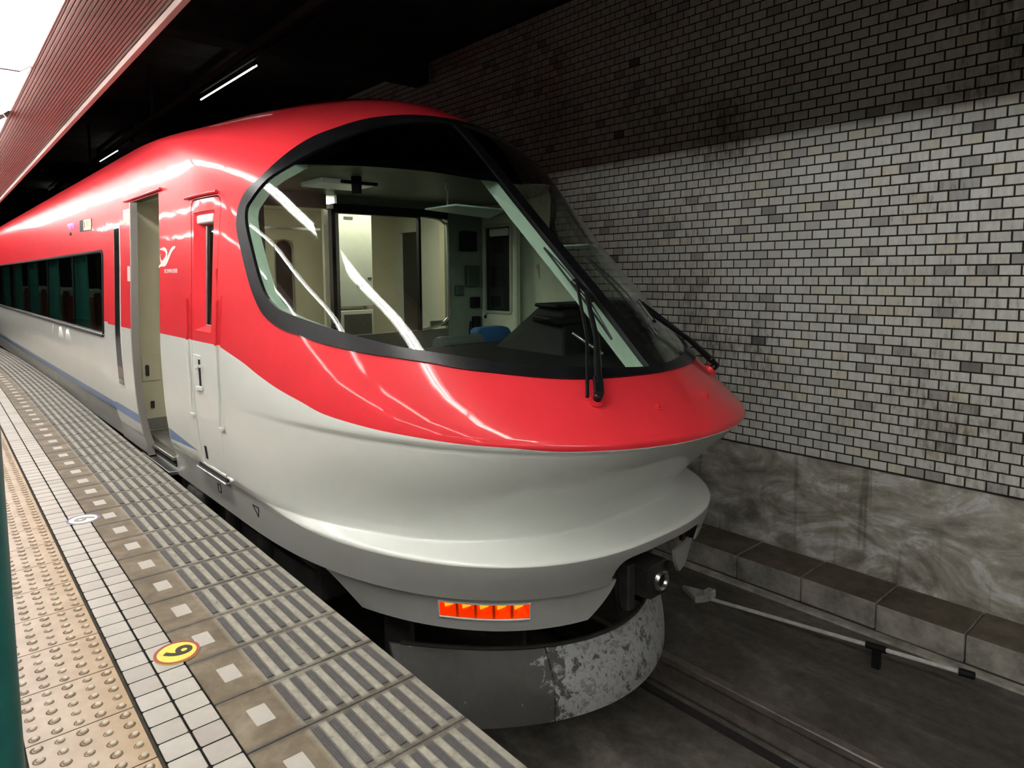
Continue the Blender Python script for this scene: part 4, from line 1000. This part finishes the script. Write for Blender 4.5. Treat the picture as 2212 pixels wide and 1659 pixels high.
# lining of the near corner behind the windshield edge
# cab floor and bulkhead below the window
cf = MB(); cf.box(1.0, 3.6, 1.3, 2.79, .2, .3); tpart(cf, 'cab_floor', M['floor_grey'])
# vestibule
vb = MB()
for b in ((.945, 2.10, .08, 1.96), (1.0, 2.10, 1.96, 2.04), (2.68, 3.60, .08, 2.04), (2.10, 2.68, 1.90, 2.06)): vb.box(b[0], b[1], 4.20, 4.24, b[2], b[3])
vb = tpart(vb, 'vestibule_wall', M['cream'])
h = MB(); h.box(.96, 1.6, 4.185, 4.2, .10, .19); h.build('kick_plate', M['kick'], vb)
h = MB(); h.box(1.16, 1.19, 4.155, 4.185, .98, 1.55); h.box(1.165, 1.185, 4.18, 4.2, 1.5, 1.56); h.build('hand_rail', M['cream_white'], vb, bevel=.006)
h = MB(); h.box(.975, 1.12, 4.192, 4.2, .52, .74); h.build('access_hatch', M['cream'], vb, bevel=.002)
h = MB(); h.prism(rrect(1.0, 1.03, .56, .66, .014, 4), 'Y', 4.186, 4.194); h.build('hatch_latch', M['dark'], vb)
h = MB(); h.box(1.03, 1.06, 4.19, 4.202, .28, .34); h.build('wall_socket', M['dark'], vb)
pd = MB()
for b in ((2.10, 2.195, .08, 1.90), (2.385, 2.68, .08, 1.90), (2.195, 2.385, 1.76, 1.90), (2.195, 2.385, .08, .95)): pd.box(b[0], b[1], 4.20, 4.23, b[2], b[3])
pd = tpart(pd, 'porthole_door', M['cream'])
h = MB(); arch = [(2.195, .95), (2.385, .95), (2.385, 1.68)]+[(2.29+.095*math.cos(t), 1.68+.08*math.sin(t)) for t in lin(0, PI, 10)][1:]+[(2.195, 1.68)]
h.prism(arch, 'Y', 4.235, 4.245); h.build('porthole_glass', M['porthole'], pd)
h = MB(); h.tube([(x, 4.198, z) for x, z in arch]+[(arch[0][0], 4.198, arch[0][1])], .008, 6, cap=False); h.build('porthole_trim', M['steel'], pd)
h = MB(); h.box(2.10, 2.68, 4.19, 4.20, 1.86, 1.885); h.build('door_track', M['steel'], pd)
vc = MB(); vc.box(1.04, 3.56, 2.79, 4.24, 2.04, 2.08); vc = tpart(vc, 'vestibule_ceiling', M['cream_white'])
h = MB(); h.box(1.5, 3.2, 2.95, 3.2, 2.015, 2.042); h.build('vestibule_lamp', M['vlamp'], vc, bevel=.01)
vf = MB(); vf.box(.99, 3.62, 2.79, 4.24, .04, .08); tpart(vf, 'vestibule_floor', M['floor_grey'])
wc = MB(); wc.box(2.40, 2.735, 3.30, 3.62, 1.13, 2.04); wc.box(2.40, 2.735, 3.30, 3.62, .08, 1.095); wc = tpart(wc, 'white_cabinet', M['cream_white'], bevel=.004)
h = MB(); h.box(2.43, 2.71, 3.292, 3.30, .86, 1.06); h.build('cabinet_grille', M['grille'], wc)
for x0, x1, z0, z1 in ((2.45, 2.54, 1.905, 1.93), (2.57, 2.63, 1.30, 1.33), (2.68, 2.72, 1.37, 1.39)):
    h = MB(); h.box(x0, x1, 3.294, 3.30, z0, z1); h.build('cabinet_label', M['grille'], wc)
cc = MB(); cc.prism([(2.78, 3.72), (2.86, 3.66), (2.98, 3.72), (3.22, 4.20), (2.78, 4.20)], 'Z', .08, 1.86); cc = tpart(cc, 'corner_panel', M['cream'], bevel=.01)
h = MB(); h.tube([(2.83, 3.65, 1.45), (2.83, 3.65, .8)], .012, 8); h.tube([(2.86, 3.64, 1.45), (2.86, 3.64, .8)], .012, 8); h.build('panel_hand_rail', M['steel'], cc, smooth=60)
fp = MB()
for b in ((3.30, 3.775, .08, 2.03), (4.09, 4.20, .08, 2.03), (3.775, 4.09, .08, .80), (3.775, 4.09, 1.86, 2.03)): fp.box(3.57, 3.60, b[0], b[1], b[2], b[3])
fp = tpart(fp, 'far_door', M['cream_white'])
h = MB(); h.box(3.60, 3.61, 3.775, 4.09, .80, 1.86); h.build('far_door_window', M['leaf_glass'], fp)
fq = MB(); fq.box(3.50, 3.59, 2.9, 3.30, .08, 2.03); fq = tpart(fq, 'far_pocket_panel', M['cream'])
h = MB(); h.box(3.485, 3.50, 3.08, 3.11, .95, 1.45); h.build('pocket_hand_rail', M['dark'], fq)
# saloon behind the tinted windows
sb = MB(); sb.box(3.45, 3.5, 4.3, 19, .1, 2.1); sb.box(1.0, 3.5, 4.3, 19, .08, .12); sb.box(1.08, 3.5, 4.3, 19, 2.05, 2.1)
tpart(sb, 'saloon_lining', M['cream'])
for k in range(9):
    y = 5.6+1.02*k; s0 = MB(); s0.prism([(y, .5), (y+.12, .5), (y+.26, 1.12), (y+.20, 1.24), (y+.10, 1.2)], 'X', 1.12, 1.62); s0 = tpart(s0, 'saloon_seat', M['seat_fabric'], bevel=.03, seg=2, smooth=60)
    h = MB(); h.prism([(y+.09, 1.10), (y+.16, 1.10), (y+.2, 1.25), (y+.1, 1.25)], 'X', 1.18, 1.56); h.build('headrest_cover', M['fixture'], s0, bevel=.01)
for y0, y1 in ((5.05, 5.45), (6.35, 7.15), (8.2, 9.0), (10.1, 10.9), (12.0, 12.8), (13.9, 14.7)):
    n_ = 60; v = []
    for i in range(n_+1):
        t_ = i/n_; x = .985+.018*math.sin(t_*(y1-y0)*2*PI/.09); v += [(x, y0+(y1-y0)*t_, .86), (x, y0+(y1-y0)*t_, 1.655)]
    cu = MB(); cu.add(v, [(2*i, 2*i+2, 2*i+3, 2*i+1) for i in range(n_)]); tpart(cu, 'curtain', M['curtain'], smooth=80)
for yy in (5.6, 8.2, 10.8, 13.4):
    h = MB(); h.box(1.9, 2.6, yy, yy+1.2, 2.02, 2.05); tpart(h, 'saloon_lamp', M['slamp'])

# ================================================================== small things
def sticker(x, y, r, digit, field, ring, glyph, rot, label):
    root = MB(); root.lathe([(0, .0022), (r, .0022), (r+.001, .0008), (r, 0)], (0, 0, 0), 'Z', 40)
    o = root.build('floor_sticker', field, None, (x, y, .0004)); tag(o, label, 'sticker', 'round floor stickers'); o.rotation_euler.z = rot
    b = MB(); b.lathe([(r*.86, .0024), (r*.86, .0032), (r*1.0, .0032), (r*1.0, .0024)], (0, 0, 0), 'Z', 40); b.build('sticker_ring', ring, o)
    t = link('sticker_digit', text_mesh(digit, r*1.7, glyph, bold=r*.035), o, (0, 0, .0030))
    return o
M['yel'] = P('yellow_vinyl', (.82, .66, .10), .45, var=.06, scale=30); M['ringr'] = P('red_vinyl', (.33, .055, .05), .5); M['ink'] = P('dark_ink', (.03, .022, .018), .6)
M['whv'] = P('white_vinyl', (.80, .79, .74), .5); M['ringb'] = P('blue_violet_vinyl', (.16, .15, .26), .55, var=.2, scale=30); M['inkg'] = P('worn_grey_ink', (.30, .30, .26), .6)
sticker(.197, .542, .080, '9', M['yel'], M['ringr'], M['ink'], -PI/2, 'round yellow floor sticker with a red rim and a black digit')
sticker(.174, 2.377, .085, '6', M['whv'], M['ringb'], M['inkg'], -PI/2, 'worn round white floor sticker with a blue violet rim, further along the tiles')
# green pillar at the left edge of the picture
pl = MB(); pl.prism(rrect(-.86, -.372, -1.02, -.62, .05, 6), 'Z', -.002, 2.70); po = pl.build('platform_pillar', M['teal'], smooth=30)
tag(po, 'dark green painted pillar cut by the left edge of the picture', 'pillar')
# white pipe with an arrow block beside the track
A_, B_ = Vector((4.20, .72, -1.195)), Vector((4.25, -1.01, -1.03)); d_ = B_-A_
root = MB(); root.tube([A_, A_+d_*.66], .0145, 10); wp = root.build('trackside_pipe', M['pipe'], smooth=60); tag(wp, 'white pipe on a dark post beside the track, ending in an arrow block', 'pipe')
h = MB(); h.tube([A_+d_*.72, A_+d_*.965], .0145, 10); h.build('pipe_end_section', M['pipe'], wp, smooth=60)
h = MB(); h.tube([A_+d_*.655, A_+d_*.725], .024, 10); h.box(4.215, 4.255, -.50, -.455, -1.22, -1.07); h.build('pipe_post', M['black'], wp, smooth=40)
h = MB(); h.tube([A_+d_*.955, A_+d_*1.0], .024, 10); h.build('pipe_cap', M['black'], wp, smooth=40)
h = MB(); h.prism([(4.20, .73), (4.28, .75), (4.20, .99), (4.09, .79), (4.13, .76)], 'Z', -1.222, -1.17); h.box(4.18, 4.26, .71, .78, -1.2, -1.13); h.build('arrow_block', M['pipe_block'], wp, bevel=.008)
# conduit with tube lamps hung under the tunnel ceiling
cn = MB(); cn.tube([(3.0, 3.5, 4.20), (3.0, 26, 4.50)], .022, 8)
cn = cn.build('lamp_conduit', M['tunnel_metal'], smooth=60); tag(cn, 'dark conduit running under the tunnel ceiling above the train', 'conduit')
for y in (5.0, 9.6, 13.5, 18.0):
    h = MB(); h.box(2.97, 3.03, y, y+.06, 4.22, 4.6); h.build('conduit_hanger', M['tunnel_metal'], cn)
for i, (y0, y1) in enumerate(((6.65, 8.95), (14.9, 16.9), (24.6, 26.4))):
    zc = lambda y: 4.10+(y-6.6)*.0135
    h = MB(); h.tube([(3.0, y0, zc(y0)+.03), (3.0, y1, zc(y1)+.03)], .012, 8); lo = h.build('tunnel_lamp', M['tlamp']); tag(lo, ('nearest', 'middle', 'farthest')[i]+' thin tube lamp on the conduit in the dark tunnel', 'lamp', 'tube lamps along the conduit')
    h = MB(); h.box(2.985, 3.015, y0, y0+.05, zc(y0)+.03, zc(y0)+.095); h.build('lamp_hanger', M['tunnel_metal'], lo)
# contact wire and pipework in the dark
cw_ = MB(); cw_.prism([(2.26, 3.80), (2.34, 3.80), (2.31, 3.74), (2.31, 3.72), (2.29, 3.72), (2.29, 3.74)], 'Y', 2.5, 27); cwo = cw_.build('overhead_conductor', M['tunnel_metal']); tag(cwo, 'dark overhead conductor bar above the train roof', 'conductor')
for y in (4.0, 9.0, 14.0): h = MB(); h.box(2.28, 2.32, y, y+.05, 3.8, 4.6); h.build('conductor_hanger', M['tunnel_metal'], cwo)
pp = MB(); pp.tube(cat([(.62, 3.2, 4.2), (1.2, 3.25, 4.2), (2.4, 3.3, 4.18), (2.5, 3.3, 4.4)], 6), .045, 10); ppo = pp.build('ceiling_pipe', M['tunnel_metal'], smooth=60); tag(ppo, 'dark bent pipe under the tunnel ceiling near the platform edge', 'pipe')
